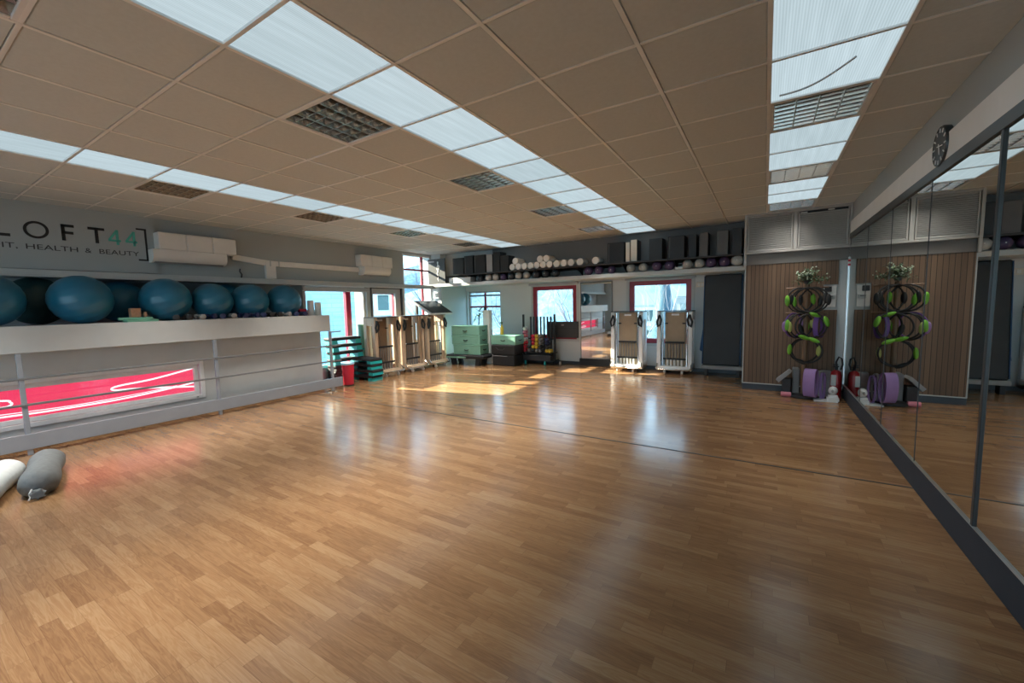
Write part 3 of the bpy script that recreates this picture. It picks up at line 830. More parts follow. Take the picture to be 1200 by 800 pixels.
# ------------------------------------------------------------------ air conditioners and trunking
def aircon(lab, loc, L1, L2, dz):
    t = thing('air_conditioner', lab, 'air conditioner', loc, 0, 'air conditioners on the left wall')
    m_ = MB(); seg = L1 / 3
    for k in range(3): m_.box(0, .20, k * seg + (.002 if k else 0), (k + 1) * seg - .002, .17, .42, .012)
    m_.build('upper_casing', 'white', t)
    MB().prism([(0, -.01), (.10, -.02), (.17, .0), (.215, .05), (.225, .11), (.215, .168), (0, .168)], -.08 if dz == 0 else .07, L2, 1).build('lower_casing', 'white', t)
    MB().prism([(.112, -.020), (.168, -.003), (.165, .002), (.11, -.014)], (-.05 if dz == 0 else .1), L2 - .03, 1).build('air_outlet', 'mid_grey', t)
    return t
aircon('long white air conditioner casing beside the lettering', (-5.195, 1.28, 2.24), 1.02, .86, 0)
aircon('white air conditioner casing at the far end, beside the tall corner window', (-5.195, 4.74, 2.235), .88, .80, 1)
t = thing('pipe_trunking', 'white pipe trunking running along the wall between the air conditioners', 'trunking', (-5.2, 0, 0))
m_ = MB()
M_ = T(.03, 2.30, 2.40) @ RX(-math.atan2(.06, .62)); m_.box(-.027, .024, 0, .60, -.05, .045, .008, M=M_)
m_.box(0, .06, 2.82, 3.0, 2.06, 2.385, .008); m_.box(0, .055, 2.99, 4.80, 2.29, 2.385, .008)
m_.build('duct', 'white', t)
m_ = MB()
for y in (2.905, 3.06): m_.box(-.002, .064, y - .012, y + .012, 2.285, 2.392, .004)
m_.build('coupling', 'fascia', t)
m_ = MB().tube([(.03, 2.42, 2.06), (.03, 2.43, 2.12), (.03, 2.40, 2.17), (.03, 2.41, 2.21)], .012, 8); m_.build('drain_hose', 'charcoal', t)

# ------------------------------------------------------------------ bolsters
def bolster(lab, m, loc, rz, L=.92, r=.115, knot=True):
    t = thing('bolster', lab, 'bolster', loc, rz, 'yoga bolsters on the floor')
    pts = []; n = 26
    m_ = MB(); NN = 28; vs = []; fs = []
    prof = [(0.0, .012), (.012, .045), (.03, .075), (.055, .098), (.09, .110), (.18, .115), (.32, .112), (.48, .102), (.62, .106), (.75, .115), (.84, .112), (.885, .095), (.91, .065), (.92, .02)]
    for x, rr in prof:
        rr *= r / .115
        for k in range(NN):
            a = 2 * PI * k / NN
            fold = 1 + (.05 * math.sin(a * 9) if x < .09 else .012 * math.sin(a * 5 + x * 30))
            z = rr * fold * math.sin(a)
            z = max(z, -r * .80)
            vs.append((x * L / .92 - L / 2, rr * fold * math.cos(a) * 1.05, z + r * .80))
    for i in range(len(prof) - 1):
        for k in range(NN): fs.append((i * NN + k, i * NN + (k + 1) % NN, (i + 1) * NN + (k + 1) % NN, (i + 1) * NN + k))
    fs += [tuple(range(NN))[::-1], tuple(range((len(prof) - 1) * NN, len(prof) * NN))]
    m_.add(vs, fs); m_.build('cushion', m, t, 60)
    if knot:
        k_ = MB(); NK = 20; kv = []
        for q_, (dx, rr) in enumerate(((.03, .070), (.012, .040), (0, .022), (-.018, .030), (-.040, .046), (-.052, .040))):
            for k in range(NK):
                a_ = 2 * PI * k / NK; r_ = rr * (1 + .22 * math.sin(a_ * 7) * min(1, q_ / 2))
                kv.append((-L / 2 + dx, r_ * math.cos(a_), max(.075 + r_ * math.sin(a_) * .8 - .006 * q_, .004)))
        k_.add(kv, [(i * NK + k, i * NK + (k + 1) % NK, (i + 1) * NK + (k + 1) % NK, (i + 1) * NK + k) for i in range(5) for k in range(NK)] + [tuple(range(NK))[::-1], tuple(range(5 * NK, 6 * NK))])
        k_.build('gathered_end', m, t, 60)
        MB().tube([(-L / 2 - .012, .03, .09), (-L / 2 - .03, .045, .06), (-L / 2 - .04, .04, .03), (-L / 2 - .05, .05, .012)], .006, 8).build('drawstring', 'white', t)
    return t
def ang(a, b): return math.atan2(b[1] - a[1], b[0] - a[0])
bolster('dark grey yoga bolster with gathered end on the floor by the kick board', 'bolster_grey', (-3.10, -.34, 0), ang((-2.62, -.47), (-3.55, -.25)), L=.95, r=.118)
bolster('white yoga bolster on the floor beside the dark grey one', 'bolster_white', (-3.02, -.66, 0), ang((-2.56, -.82), (-3.55, -.44)), L=.98, r=.118, knot=False)

# ------------------------------------------------------------------ folded reformers
def reformer(lab, loc, rz, frame, bed, inner, group, yb=0.0):
    t = thing('folded_reformer', lab, 'pilates reformer', loc, rz, group)
    for sx in (-1, 1):
        m_ = MB(); x0, x1 = (sx * .345, sx * .265)
        m_.box(x0, x1, -.20, -.11, .08, 1.29, .008); m_.box(x0, x1, .06, .16, .08, 1.29, .008)
        m_.box(x0, x1, -.11, .06, 1.12, 1.29, .006); m_.box(x0, x1, -.11, .06, .08, .22, .006)
        m_.build('side_frame', frame, t)
        m_ = MB(); m_.cyl((sx * .235, -.14, .14), (sx * .235, -.14, 1.27), .016, n=12); m_.build('guide_rail', inner, t)
        s_ = MB(); x = sx * .29
        s_.tube([(x, -.21, 1.22), (x + sx * .02, -.23, 1.16), (x + sx * .05, -.235, 1.08), (x + sx * .03, -.23, .98), (x - sx * .02, -.225, 1.02), (x - sx * .035, -.225, 1.12), (x - sx * .01, -.215, 1.2)], .021, 8)
        s_.build('strap', 'black', t)
        s_ = MB(); s_.tube([(x - sx * .02, -.225, 1.0), (x - sx * .05, -.215, .8), (x - sx * .04, -.215, .55), (x - sx * .03, -.21, .25)], .005, 6); s_.build('cord', 'charcoal', t)
    b = MB().box(-.20, .20, -.10 + yb, -.05 + yb, .60, 1.28, .012).build('carriage_bed', bed, t)
    MB().box(-.075, .075, -.106 + yb, -.098 + yb, 1.205, 1.245, .003).build('name_plate', 'white_gloss', b)
    for x in (-.17, .17): MB().box(x - .03, x + .03, -.125 + yb, -.09 + yb, 1.03, 1.055, .004).build('shoulder_stop', 'black', b)
    MB().box(-.20, .20, -.10 + yb, -.07 + yb, .10, .60, .004).build('lower_deck', bed, t)
    for z in (.645, .30): MB().box(-.19 if z > .5 else -.24, .19 if z > .5 else .24, -.15, -.10, z - .018, z + .018, .006).build('spring_bar', 'black', t)
    for k in range(6):
        x = -.15 + .06 * k
        MB().cyl((x, -.127, .31), (x, -.127, .64), .011, n=8).build('spring', 'grey', t)
    for k in range(5):
        x = -.14 + .07 * k
        MB().cyl((x, -.127, .15), (x, -.127, .29), .02, n=10).build('spring_sleeve', 'white' if frame != 'wood_light' else 'grey', t)
    MB().box(-.345, .345, -.215, .17, 1.29, 1.305, .004).build('top_plate', 'charcoal', t)
    m_ = MB().box(-.345, .345, -.24, .17, .075, .15, .012).box(-.20, .25, -.31, -.24, .085, .125, .008); m_.build('base', frame, t)
    m_ = MB().tube([(-.33, -.22, .2), (-.34, -.30, .12), (-.30, -.33, .10), (.30, -.33, .10), (.34, -.30, .12), (.33, -.22, .2)], .016, 8); m_.build('foot_bar', 'chrome', t)
    for x in (-.17, .17):
        for y in (-.29, .10): MB().cyl((x - .014, y, .036), (x + .014, y, .036), .036, n=16).box(x - .02, x + .02, y - .012, y + .012, .04, .085).build('wheel', 'white' if y < 0 else 'black', t)
    return t
reformer('white folded pilates reformer standing in front of the back wall mirror', (-.12, 7.86, 0), 0, 'white_gloss', 'bed_tan', 'chrome', 'folded reformers by the back wall')
reformer('white folded pilates reformer standing under the red window, nearer the dark mats', (.84, 7.95, 0), 0, 'white_gloss', 'bed_tan', 'chrome', 'folded reformers by the back wall')
a = reformer('pale wood folded reformer behind the low pile of step platforms', (-4.80, 5.02, 0), PI / 2, 'wood_light', 'bed_wood', 'wood_light', 'wooden reformers by the left windows', .14)
dup(a, (-4.78, 5.78, 0), 'pale wood folded reformer in the middle of the wooden row', PI / 2)
dup(a, (-4.76, 6.55, 0), 'pale wood folded reformer under the tilted black console', PI / 2)
# console lying on top of the far wooden reformers
t = thing('machine_console', 'tilted grey console with black rim lying on the wooden reformers', 'console', (-4.80, 6.70, 1.305), 0)
M_ = T(0, 0, .15) @ RY(.50)
MB().box(-.34, .34, -.42, .42, 0, .05, .014, M=M_).build('body', 'alu_white', t)
MB().box(-.30, .33, -.38, .40, .05, .058, .004, M=M_).build('rim', 'charcoal', t)
MB().box(-.26, .05, -.32, .34, .058, .062, .002, M=M_).build('screen', 'screen', t)
MB().box(.09, .29, -.32, .34, .058, .064, .002, M=M_).build('keypad', 'black', t)
MB().box(-.26, -.20, -.36, -.30, 0, .25, .006).box(-.26, -.20, .26, .32, 0, .25, .006).box(.10, .16, -.3, .3, 0, .075, .004).build('support', 'charcoal', t)
# ------------------------------------------------------------------ step platforms
def step(lab, loc, rz, group, raised=True, L=.68, W=.29, h=.115, legm='teal', tilt=0):
    t = thing('step_platform', lab, 'step platform', loc, rz, group)
    MB().box(-L / 2, L / 2, -W / 2, W / 2, h - .055, h, .016).build('deck', 'black_rubber', t)
    MB().box(-L / 2 + .05, L / 2 - .05, -W / 2 + .03, W / 2 - .03, h, h + .004, .001).build('tread', 'charcoal', t)
    for sx in (-1, 1):
        x = sx * (L / 2 - .07)
        m_ = MB()
        m_.prism([(x - .068, 0), (x + .068, 0), (x + .055, h - .05), (x - .055, h - .05)], -W / 2 + .006, W / 2 - .006, 1)
        m_.build('end_block', legm, t)
    return t
ST = 'step platforms by the left windows'
z = 0.0
for k in range(4):
    step('black step platform in the tall stack by the red bin, %s from the floor' % ORD[k], (-5.0 + .006 * (k % 2), 4.22, z), PI / 2 + .02 * (-1) ** k, ST, h=.118, legm='black' if k < 3 else 'teal'); z += .122
for k in range(3):
    step('black step platform with teal blocks in the tall stack, %s' % ['third from the top', 'second from the top', 'topmost'][k], (-5.0, 4.22 - .02 * k, z), PI / 2 - .03, ST, h=.14); z += .144
z = 0.0
for k in range(4):
    step('black and teal step platform in the low pile by the reformers, %s' % ['lowest', 'second from the floor', 'third from the floor', 'topmost'][k], (-4.70 + .03 * (k % 2) - .03 * (k == 3), 4.50 + .012 * k, z), .06 - .05 * k, ST, h=.112, L=.62); z += .117
# bin
t = thing('waste_bin', 'red bin with pale blue rim at the end of the railing', 'bin', (-4.47, 3.88, 0))
MB().lathe([(.085, 0), (.09, .004), (.112, .42), (.108, .42), (.088, .02), (.002, .02)], n=28).build('body', 'red', t)
MB().lathe([(.104, .415), (.120, .418), (.122, .448), (.114, .455), (.104, .445)], n=28).build('rim', 'pale_blue', t)
MB().lathe([(.088, 0), (.092, 0), (.094, .03), (.09, .03)], n=28).build('foot', 'black', t)
# teal roll standing behind the stack
t = thing('foam_roll', 'tall teal foam roll standing between the step stack and the reformers', 'foam roll', (-5.07, 4.72, 0))
MB().lathe([(.03, 0), (.075, 0), (.078, .01), (.078, 1.13), (.074, 1.15), (.02, 1.155)], n=24).build('body', 'mint', t)
MB().lathe([(.079, .60), (.082, .605), (.082, .63), (.079, .635)], n=24).build('band', 'teal', t)

# ------------------------------------------------------------------ back-left : corner pillar items
t = thing('wall_poster', 'dark brown poster with a small pale figure standing on the corner ledge', 'poster', (-4.93, 7.03, 2.09))
MB().box(-.285, .30, 0, .03, 0, .645, .004).build('board', 'brown_dark', t)
m_ = MB()
m_.sphere((.06, -.003, .545), .026, 12, 8, (1, .15, 1.2))
for pts, r in (([(.055, -.003, .515), (.075, -.003, .44), (.07, -.003, .36)], [.012, .026, .02]), ([(.075, -.003, .49), (.12, -.003, .44), (.105, -.003, .37)], [.012, .011, .008]),
               ([(.06, -.003, .48), (.015, -.003, .41), (.045, -.003, .35)], [.012, .010, .008]), ([(.07, -.003, .36), (.045, -.003, .27), (.06, -.003, .17)], [.022, .016, .010]), ([(.06, -.003, .2), (.055, -.003, .12), (.065, -.003, .07)], [.012, .012, .01])):
    q = MB().tube(pts, r, 8); q.v = [(x, -.003 + (y + .003) * .12, z_) for x, y, z_ in q.v]; m_.add(q.v, q.f)
m_.build('figure', 'foam_white', t)
MB().box(-.27, -.06, -.003, 0, .56, .60).build('caption_bar', 'mid_grey', t)
t = thing('wall_thermostat', 'white thermostat with dark display below the corner ledge', 'thermostat', (-5.03, 7.138, 1.80))
MB().box(-.11, .09, -.03, 0, -.09, .09, .008).build('case', 'white_gloss', t)
MB().box(-.04, .075, -.034, -.03, -.055, .055, .002).build('display', 'screen', t)
t = thing('socket_box', 'grey electrical box with a cable on the corner pillar', 'electrical box', (-4.98, 7.138, 1.30))
MB().box(-.17, .09, -.05, 0, -.13, .13, .006).build('case', 'wall_paint', t)
MB().tube([(.06, -.02, .13), (.06, -.012, .4), (.062, -.012, .69)], .008, 8).build('cable', 'fascia', t)
MB().box(.0, .085, -.07, -.01, -.32, -.14, .02).build('lower_case', 'mid_grey', t)

# white upright column by the corner window
t = thing('white_stand', 'tall narrow white stand in front of the corner window', 'stand', (-3.72, 7.58, 0))
MB().box(-.10, .10, -.07, .07, .012, .90, .006).box(-.10, .10, -.07, .07, .905, 1.38, .006).build('column', 'white', t)
MB().box(-.12, .12, -.09, .09, 0, .012, .003).build('foot', 'white', t)
MB().sphere((-.05, -.03, 1.41), .035, 14, 8).tube([(-.05, -.03, 1.42), (-.08, -.05, 1.46)], .012, 8).build('knob', 'charcoal', t)
# potted plant behind the green boxes
t = thing('potted_plant', 'slim potted plant with yellow-green leaves before the corner window', 'plant', (-4.20, 7.84, 0))
MB().lathe([(.11, 0), (.12, .01), (.15, .27), (.155, .29), (.14, .29), (.13, .25), (.001, .25)], n=24).build('pot', 'charcoal', t)
MB().tube([(0, 0, .25), (.02, .01, .6), (.0, .0, 1.0), (.03, 0, 1.30)], [.022, .02, .017, .012], 8).build('stem', 'leaf_stem', t)
m_ = MB()
def blade(mb, base, d, L, w, droop):
    d = Vector(d).normalized(); s_ = d.cross(Vector((0, 0, 1))).normalized(); vs = []; n = 5
    for i in range(n + 1):
        u = i / n; p = Vector(base) + d * L * u + Vector((0, 0, -droop * u * u)); ww = w * math.sin(PI * (.12 + .86 * u)) 
        vs += [p - s_ * ww, p + s_ * ww + Vector((0, 0, .002))]
    mb.add(vs, [(2 * i, 2 * i + 1, 2 * i + 3, 2 * i + 2) for i in range(n)])
rn = random.Random(3)
for k in range(26):
    a = rn.uniform(0, 2 * PI); zz = rn.uniform(1.12, 1.36)
    blade(m_, (.02, 0, zz), (math.cos(a), .5 * math.sin(a), rn.uniform(.2, 1.1)), rn.uniform(.20, .34), .026, rn.uniform(.08, .24))
m_.build('foliage', 'leaf_yellow', t, 0)['kind'] = 'stuff'

# green storage boxes on a step, black crate
def mintbox(lab, loc, rz, w, d, h):
    t = thing('storage_box', lab, 'storage box', loc, rz, 'mint green boxes')
    MB().box(-w / 2, w / 2, -d / 2, d / 2, 0, h, .012).build('body', 'mint', t)
    MB().box(-w / 2 - .004, w / 2 + .004, -d / 2 - .004, d / 2 + .004, h - .035, h + .002, .008).build('lid', 'mint', t)
    MB().tube([(-.06, -d / 2 - .006, h * .50), (-.03, -d / 2 - .012, h * .44), (.03, -d / 2 - .012, h * .44), (.06, -d / 2 - .006, h * .50)], .011, 8).build('handle', 'black', t)
    MB().tube([(w / 2 + .006, -.07, h * .5), (w / 2 + .012, -.03, h * .44), (w / 2 + .012, .03, h * .44), (w / 2 + .006, .07, h * .5)], .011, 8).build('handle', 'black', t)
    return t
BX, BY = -3.98, 7.20
t = thing('step_bench', 'black step bench with a green stripe under the mint box stack', 'step bench', (BX, BY - .03, 0), .12)
MB().box(-.62, .50, -.24, .24, .17, .27, .03).build('deck', 'black_rubber', t)
MB().box(-.60, -.02, -.246, -.238, .185, .225, .004).build('stripe', 'mint', t)
for sx in (-.40, .28):
    for sy in (-.16, .16):
        MB().prism([(sx - .05, 0), (sx + .05, 0), (sx + (.10 if sx > 0 else .02), .18), (sx - (.02 if sx > 0 else .10), .18)], sy - .05, sy + .05, 1).build('leg', 'black', t)
mintbox('mint green box at the bottom of the stack on the step bench', (BX - .02, BY, .272), .10, .80, .42, .25)
mintbox('mint green box in the middle of the stack on the step bench', (BX - .05, BY, .525), .12, .82, .42, .235)
mintbox('mint green box on top of the stack on the step bench', (BX - .05, BY, .763), .10, .82, .42, .235)
t = thing('black_crate', 'black two-tier crate on the floor under a mint box', 'crate', (-3.07, 7.50, 0), .05)
MB().box(-.32, .32, -.24, .24, 0, .27, .02).build('lower_tier', 'black', t)
MB().box(-.335, .335, -.25, .25, .275, .52, .02).build('upper_tier', 'black', t)
MB().tube([(-.2, -.256, .46), (-.12, -.268, .40), (.0, -.268, .40), (.05, -.256, .44)], .008, 8).build('handle', 'charcoal', t)
MB().box(-.30, .12, -.247, -.240, .235, .25, .002).build('seam', 'grey', t)
mintbox('mint green box alone on the black crate', (-3.07, 7.50, .522), .05, .70, .46, .23)
t = thing('yellow_bottle', 'yellow spray bottle standing on the single mint box', 'bottle', (-3.27, 7.56, .754))
MB().lathe([(.03, 0), (.045, .005), (.045, .17), (.02, .22), (.018, .25)], n=20).build('body', 'yellow', t)
MB().cyl((0, 0, .25), (0, 0, .29), .02, n=12).box(-.05, .03, -.012, .012, .285, .32, .005).build('nozzle', 'leaf', t)

# ------------------------------------------------------------------ dumbbell rack with bars
RX0, RY0 = -2.40, 7.92
t = thing('weight_rack', 'black wheeled rack holding bars and coloured hand weights', 'rack', (RX0, RY0, 0))
for x in (-.44, .44): MB().box(x - .022, x + .022, -.022, .022, .10, 1.25, .004).build('post', 'black', t)
MB().box(-.44, .44, -.17, .15, .28, .305, .004).build('tray', 'black', t)
MB().box(-.40, .40, -.19, .15, .10, .25, .015).build('weight_bin', 'charcoal', t)
MB().box(-.58, .60, -.02, .02, .085, .12, .004).box(-.46, -.42, -.2, .2, .085, .12).box(.42, .46, -.2, .2, .085, .12).build('base', 'black', t)
for x in (-.56, -.30, .25, .58):
    MB().cyl((x - .014, -.17 if abs(x) < .4 else 0, .035), (x + .014, -.17 if abs(x) < .4 else 0, .035), .035, n=16).box(x - .018, x + .018, (-.19 if abs(x) < .4 else -.02), (-.15 if abs(x) < .4 else .02), .04, .10).build('caster', 'teal' if abs(x) < .4 else 'mid_grey', t)
MB().box(-.44, .44, .05, .08, .62, .65, .004).build('cross_bar', 'black', t)
for k in range(8):
    o = MB().cyl((0, 0, 0), (0, 0, .88), .022, n=12).cyl((0, 0, .80), (0, 0, .885), .025, n=12).build('exercise_bar', 'charcoal')
    o.location = (RX0 - .28 + .095 * k, RY0 + .10 - .0, .306)
    tag(o, 'black exercise bar upright in the weight rack, %s from the window side' % ORD[k], 'exercise bar', 'bars standing in the weight rack')
def hand_weight(lab, loc, m):
    t = thing('hand_weight', lab, 'hand weight', loc, 0, 'coloured hand weights on the rack')
    for sy in (-1, 1): MB().sphere((0, sy * .055, .045), .045, 14, 9, (1, .75, 1)).build('head', m, t)
    MB().cyl((0, -.05, .045), (0, .05, .045), .018, n=10).build('grip', 'charcoal', t)
    return t
CM = {'red': 'red', 'yellow': 'yellow', 'grey': 'grey', 'blue': 'navy', 'pink': 'pink', 'white': 'foam_white', 'dark': 'charcoal'}
stacks = [(-.34, ['red', 'red', 'red', 'white', 'pink', 'pink', 'white']), (-.22, ['grey', 'dark']), (-.10, ['dark', 'yellow', 'red', 'red', 'red']), (.0, ['grey', 'yellow', 'yellow', 'yellow', 'yellow']),
          (.10, ['grey', 'dark', 'grey', 'grey', 'grey']), (.28, ['yellow', 'dark', 'blue', 'blue']), (.36, ['yellow'])]
colnames = ['first column', 'second column', 'third column', 'fourth column', 'fifth column', 'sixth column', 'seventh column']
for ci, (x, cs) in enumerate(stacks):
    for zi, c in enumerate(cs):
        hand_weight('%s hand weight, %s of the rack, %s from the tray' % (c, colnames[ci], ORD[zi]), (RX0 + x, RY0 - .085, .306 + .0915 * zi), CM[c])
t = thing('wall_panel', 'dark panel fixed across the lower part of the red window', 'panel', (-1.86, YB - .016, .86))
MB().box(-.40, .42, -.045, 0, -.20, .20, .004).build('board', 'brown_dark', t)
MB().box(-.36, .38, -.051, -.045, .03, .04).build('groove', 'black', t); MB().box(-.02, .05, -.06, -.045, .10, .13, .004).build('hook', 'dumb_grey', t)

# ------------------------------------------------------------------ mats by the alcove
def hung_mat(lab, loc, w, h, th, m, edge, tilt, ry=0):
    t = thing('exercise_mat', lab, 'exercise mat', loc, 0, 'dark mats leaning on the back wall')
    t.rotation_euler = (tilt, ry, 0)
    MB().box(-w / 2, w / 2, -th, 0, 0, h, .02).build('pad', m, t)
    MB().box(-w / 2 - .012, -w / 2 + .004, -th + .004, -.004, .02, h - .02, .004).box(w / 2 - .004, w / 2 + .012, -th + .004, -.004, .02, h - .02, .004).build('edging', edge, t)
    return t
hung_mat('large dark mat with blue edges leaning beside the wood panelling', (1.70, 7.86, .21), .66, 1.80, .06, 'mat_dark', 'mat_blue', -.10)
hung_mat('narrow dark blue mat leaning behind the large dark mat', (1.45, 8.03, .45), .30, 1.45, .03, 'mat_blue', 'mat_blue', -.07, .11)
t = thing('mat_base', 'low pale plinth under the leaning dark mat', 'plinth', (1.72, 7.85, 0))
MB().box(-.36, .36, -.10, .08, .14, .21, .006).build('board', 'mid_grey', t); 
for x in (-.28, .28): MB().box(x - .03, x + .03, -.08, .06, 0, .14, .004).build('leg', 'charcoal', t)

# ------------------------------------------------------------------ upper shelf : boxes, rollers, balls
SZ = 2.290
t = thing('wall_shelf', 'long dark metal shelf across the back wall above the small balls', 'shelf', (0, 7.0, 0))
MB().box(-4.0, 2.09, -.05, YU - 7.0, SZ - .03, SZ, .004).build('board', 'charcoal', t)
for k in range(7):
    x = -3.9 + .97 * k
    MB().prism([(-.02, SZ - .03), (.355, SZ - .03), (.355, 2.10)], x - .008, x + .008, 0).build('bracket', 'charcoal', t)
def sbox(x0, x1, h, front, side, lab, y0=7.0, dep=.30):
    t = thing('shelf_box', lab, 'box', ((x0 + x1) / 2, y0, SZ), 0, 'boxes on the high back shelf'); w = (x1 - x0) / 2
    MB().box(-w, w, .012, dep, 0, h, .006).build('body', side, t)
    MB().box(-w + .002, w - .002, -.004, .012, .004, h - .004, .003).build('front_panel', front, t)
    if w > .12:
        MB().box(-w + .03, -w + .036, -.007, -.004, .02, h - .02).build('rib', 'grey', t)
    return t
SB = [(-4.34, -4.0, .41, 'box_brown', 'black', 'dark box at the window end of the high shelf, first of the row'),
      (-3.97, -3.70, .44, 'box_black', 'black', 'black ribbed box on the high shelf, second from the window end'),
      (-3.67, -3.34, .43, 'black', 'black', 'black box on the high shelf, third from the window end'),
      (-3.30, -3.13, .42, 'mid_grey', 'box_brown', 'narrow box with a pale grey front, fourth from the window end of the high shelf'),
      (-3.10, -2.92, .46, 'box_brown', 'black', 'tall dark box on the high shelf just before the white rollers'),
      (-2.90, -2.68, .36, 'box_brown', 'black', 'lower dark box half behind the white rollers'),
      (-.32, .02, .40, 'box_black', 'black', 'black crate with sockets on the high shelf just after the white rollers'),
      (.05, .13, .38, 'cream', 'cream', 'thin cream panel on the high shelf beside the cream-fronted box'),
      (.15, .27, .42, 'cream', 'box_black', 'narrow cream-fronted box on the high shelf'),
      (.50, .74, .40, 'box_black', 'black', 'black box on the high shelf, first beyond the cream-fronted box'),
      (.84, 1.13, .41, 'box_black', 'black', 'black box on the high shelf, second beyond the cream-fronted box'),
      (1.20, 1.33, .41, 'box_black', 'box_black', 'slim black box on the high shelf above the switch plate'),
      (1.38, 1.52, .42, 'box_grey', 'black', 'black box with a grey front edge on the high shelf above the dark mat'),
      (1.66, 1.84, .43, 'box_grey', 'black', 'black box second from the louvred cabinet on the high shelf'),
      (1.90, 2.05, .44, 'box_black', 'black', 'black box tucked against the louvred cabinet on the high shelf')]
for a, b, h, f_, s_, lab in SB:
    t = sbox(a, b, h, f_, s_, lab)
    if 'sockets' in lab:
        for k in range(3):
            MB().cyl((.07, -.004, .08 + .12 * k), (.07, -.010, .08 + .12 * k), .028, n=16).build('socket', 'black', t)
def roller(lab, x, z, L=.30, y=7.0):
    o = MB().lathe([(.02, 0), (.070, 0), (.075, .006), (.075, L - .006), (.07, L), (.02, L)], n=26, M=RX(-PI / 2)).build('foam_roller', 'foam_white')
    o.location = (x, y, z); tag(o, lab, 'foam roller', 'white foam rollers on the high shelf'); return o
rx = [-2.56, -2.40, -2.24, -2.08, -1.92, -1.765, -1.61, -1.44, -1.27, -1.10, -.90, -.56]
for k, x in enumerate(rx):
    roller('white foam roller lying on the high back shelf, %s from the window end' % ORD[k], x, SZ + .075, y=6.965)
for x, lab in ((-2.48, 'white foam roller on top of the first two in the roller row'), (-1.84, 'white foam roller on top of the roller row, left of a pair'), (-1.685, 'white foam roller on top of the roller row, right of a pair')):
    roller(lab, x, SZ + .075 + .128, y=6.97, L=.34)
gb = [(-3.56, 'navy_ball'), (-3.31, 'grey_ball'), (-3.10, 'grey_ball'), (-2.88, 'purple_ball'), (-2.66, 'navy_ball'), (-2.46, 'grey_ball'), (-2.25, 'grey_ball'), (-2.0, 'navy_ball'), (-1.76, 'navy_ball'), (-1.52, 'navy_ball'),
      (-.75, 'purple_ball'), (-.53, 'purple_ball'), (-.26, 'purple_ball'), (.13, 'grey_ball'), (.37, 'grey_ball'), (.63, 'purple_ball'), (.86, 'purple_ball'), (1.17, 'grey_ball'), (1.38, 'grey_ball'), (1.57, 'purple_ball'), (1.78, 'purple_ball'), (1.98, 'grey_ball')]
bn = {'navy_ball': 'dark navy', 'grey_ball': 'grey', 'purple_ball': 'purple'}
for k, (x, m) in enumerate(gb):
    r = .092 if m != 'grey_ball' else .088
    if k == 3 or k == 12: r = .08
    if k == 21: r = .10
    prof = [(max(r * math.cos(a), .0005), r * math.sin(a)) for a in [-PI / 2 + PI * i / 20 for i in range(21)]]
    o = MB().lathe(prof, n=28, M=RX(.4)).build('soft_ball', m); o.location = (x, 7.10, 2.085 + r)
    tag(o, 'small %s soft ball on the white ledge, %s from the window end' % (bn[m], ORD[k]), 'soft ball', 'small soft balls on the white ledge')
    MB().cyl((0, -r + .0005, 0), (0, -r - .002, 0), .008, n=10).build('valve_plug', 'white', o)
t = thing('ledge_box', 'long flat white box lying on the ledge below the first dark boxes', 'box', (-4.22, 7.12, 2.086))
MB().box(-.33, .36, -.04, .2, 0, .13, .006).build('body', 'white', t); MB().box(-.335, .365, -.045, .2, .11, .135, .005).build('lid', 'white', t)
o = MB().box(-.07, .07, -.05, .05, 0, .05, .006).build('paper_stack', 'white'); o.location = (1.03, 7.10, 2.086); tag(o, 'small stack of white paper between two balls on the ledge', 'paper')

# ------------------------------------------------------------------ ring stand in the alcove
PX, PY = 2.945, 6.42
t = thing('ring_stand', 'wooden post stand that holds the pilates rings', 'stand', (PX, PY, 0))
MB().lathe([(.19, 0), (.20, .008), (.20, .03), (.19, .038), (.05, .045)], n=28).build('base', 'charcoal', t)
MB().lathe([(.034, .04), (.034, 1.67), (.028, 1.70), (.002, 1.71)], n=20).build('post', 'wood_post', t)
for z, w in ((1.655, .26), (1.28, .26), (.905, .20)): MB().cyl((-w, 0, z), (w, 0, z), .011, n=10).build('peg', 'wood_post', t)
def ring(lab, x, y, z, rz, roll, pads, hoopm='black', R=.185):
    t = thing('pilates_ring', lab, 'pilates ring', (x, y, z), 0, 'pilates rings on the wooden stand')
    t.rotation_euler = (0, 0, rz)
    pts = [(R * math.cos(a + roll), 0, R * .96 * math.sin(a + roll)) for a in [2 * PI * i / 40 for i in range(40)]]
    MB().tube(pts, .0115, 8, closed=True).build('hoop', hoopm, t)
    for s_, m in zip((0, PI), pads):
        a = s_ + roll; c = Vector((R * math.cos(a), 0, R * .96 * math.sin(a)))
        MB().sphere(c, .082, 18, 12, (.36, .5, 1), M=RY(-a)).build('pad', m, t)
    return t
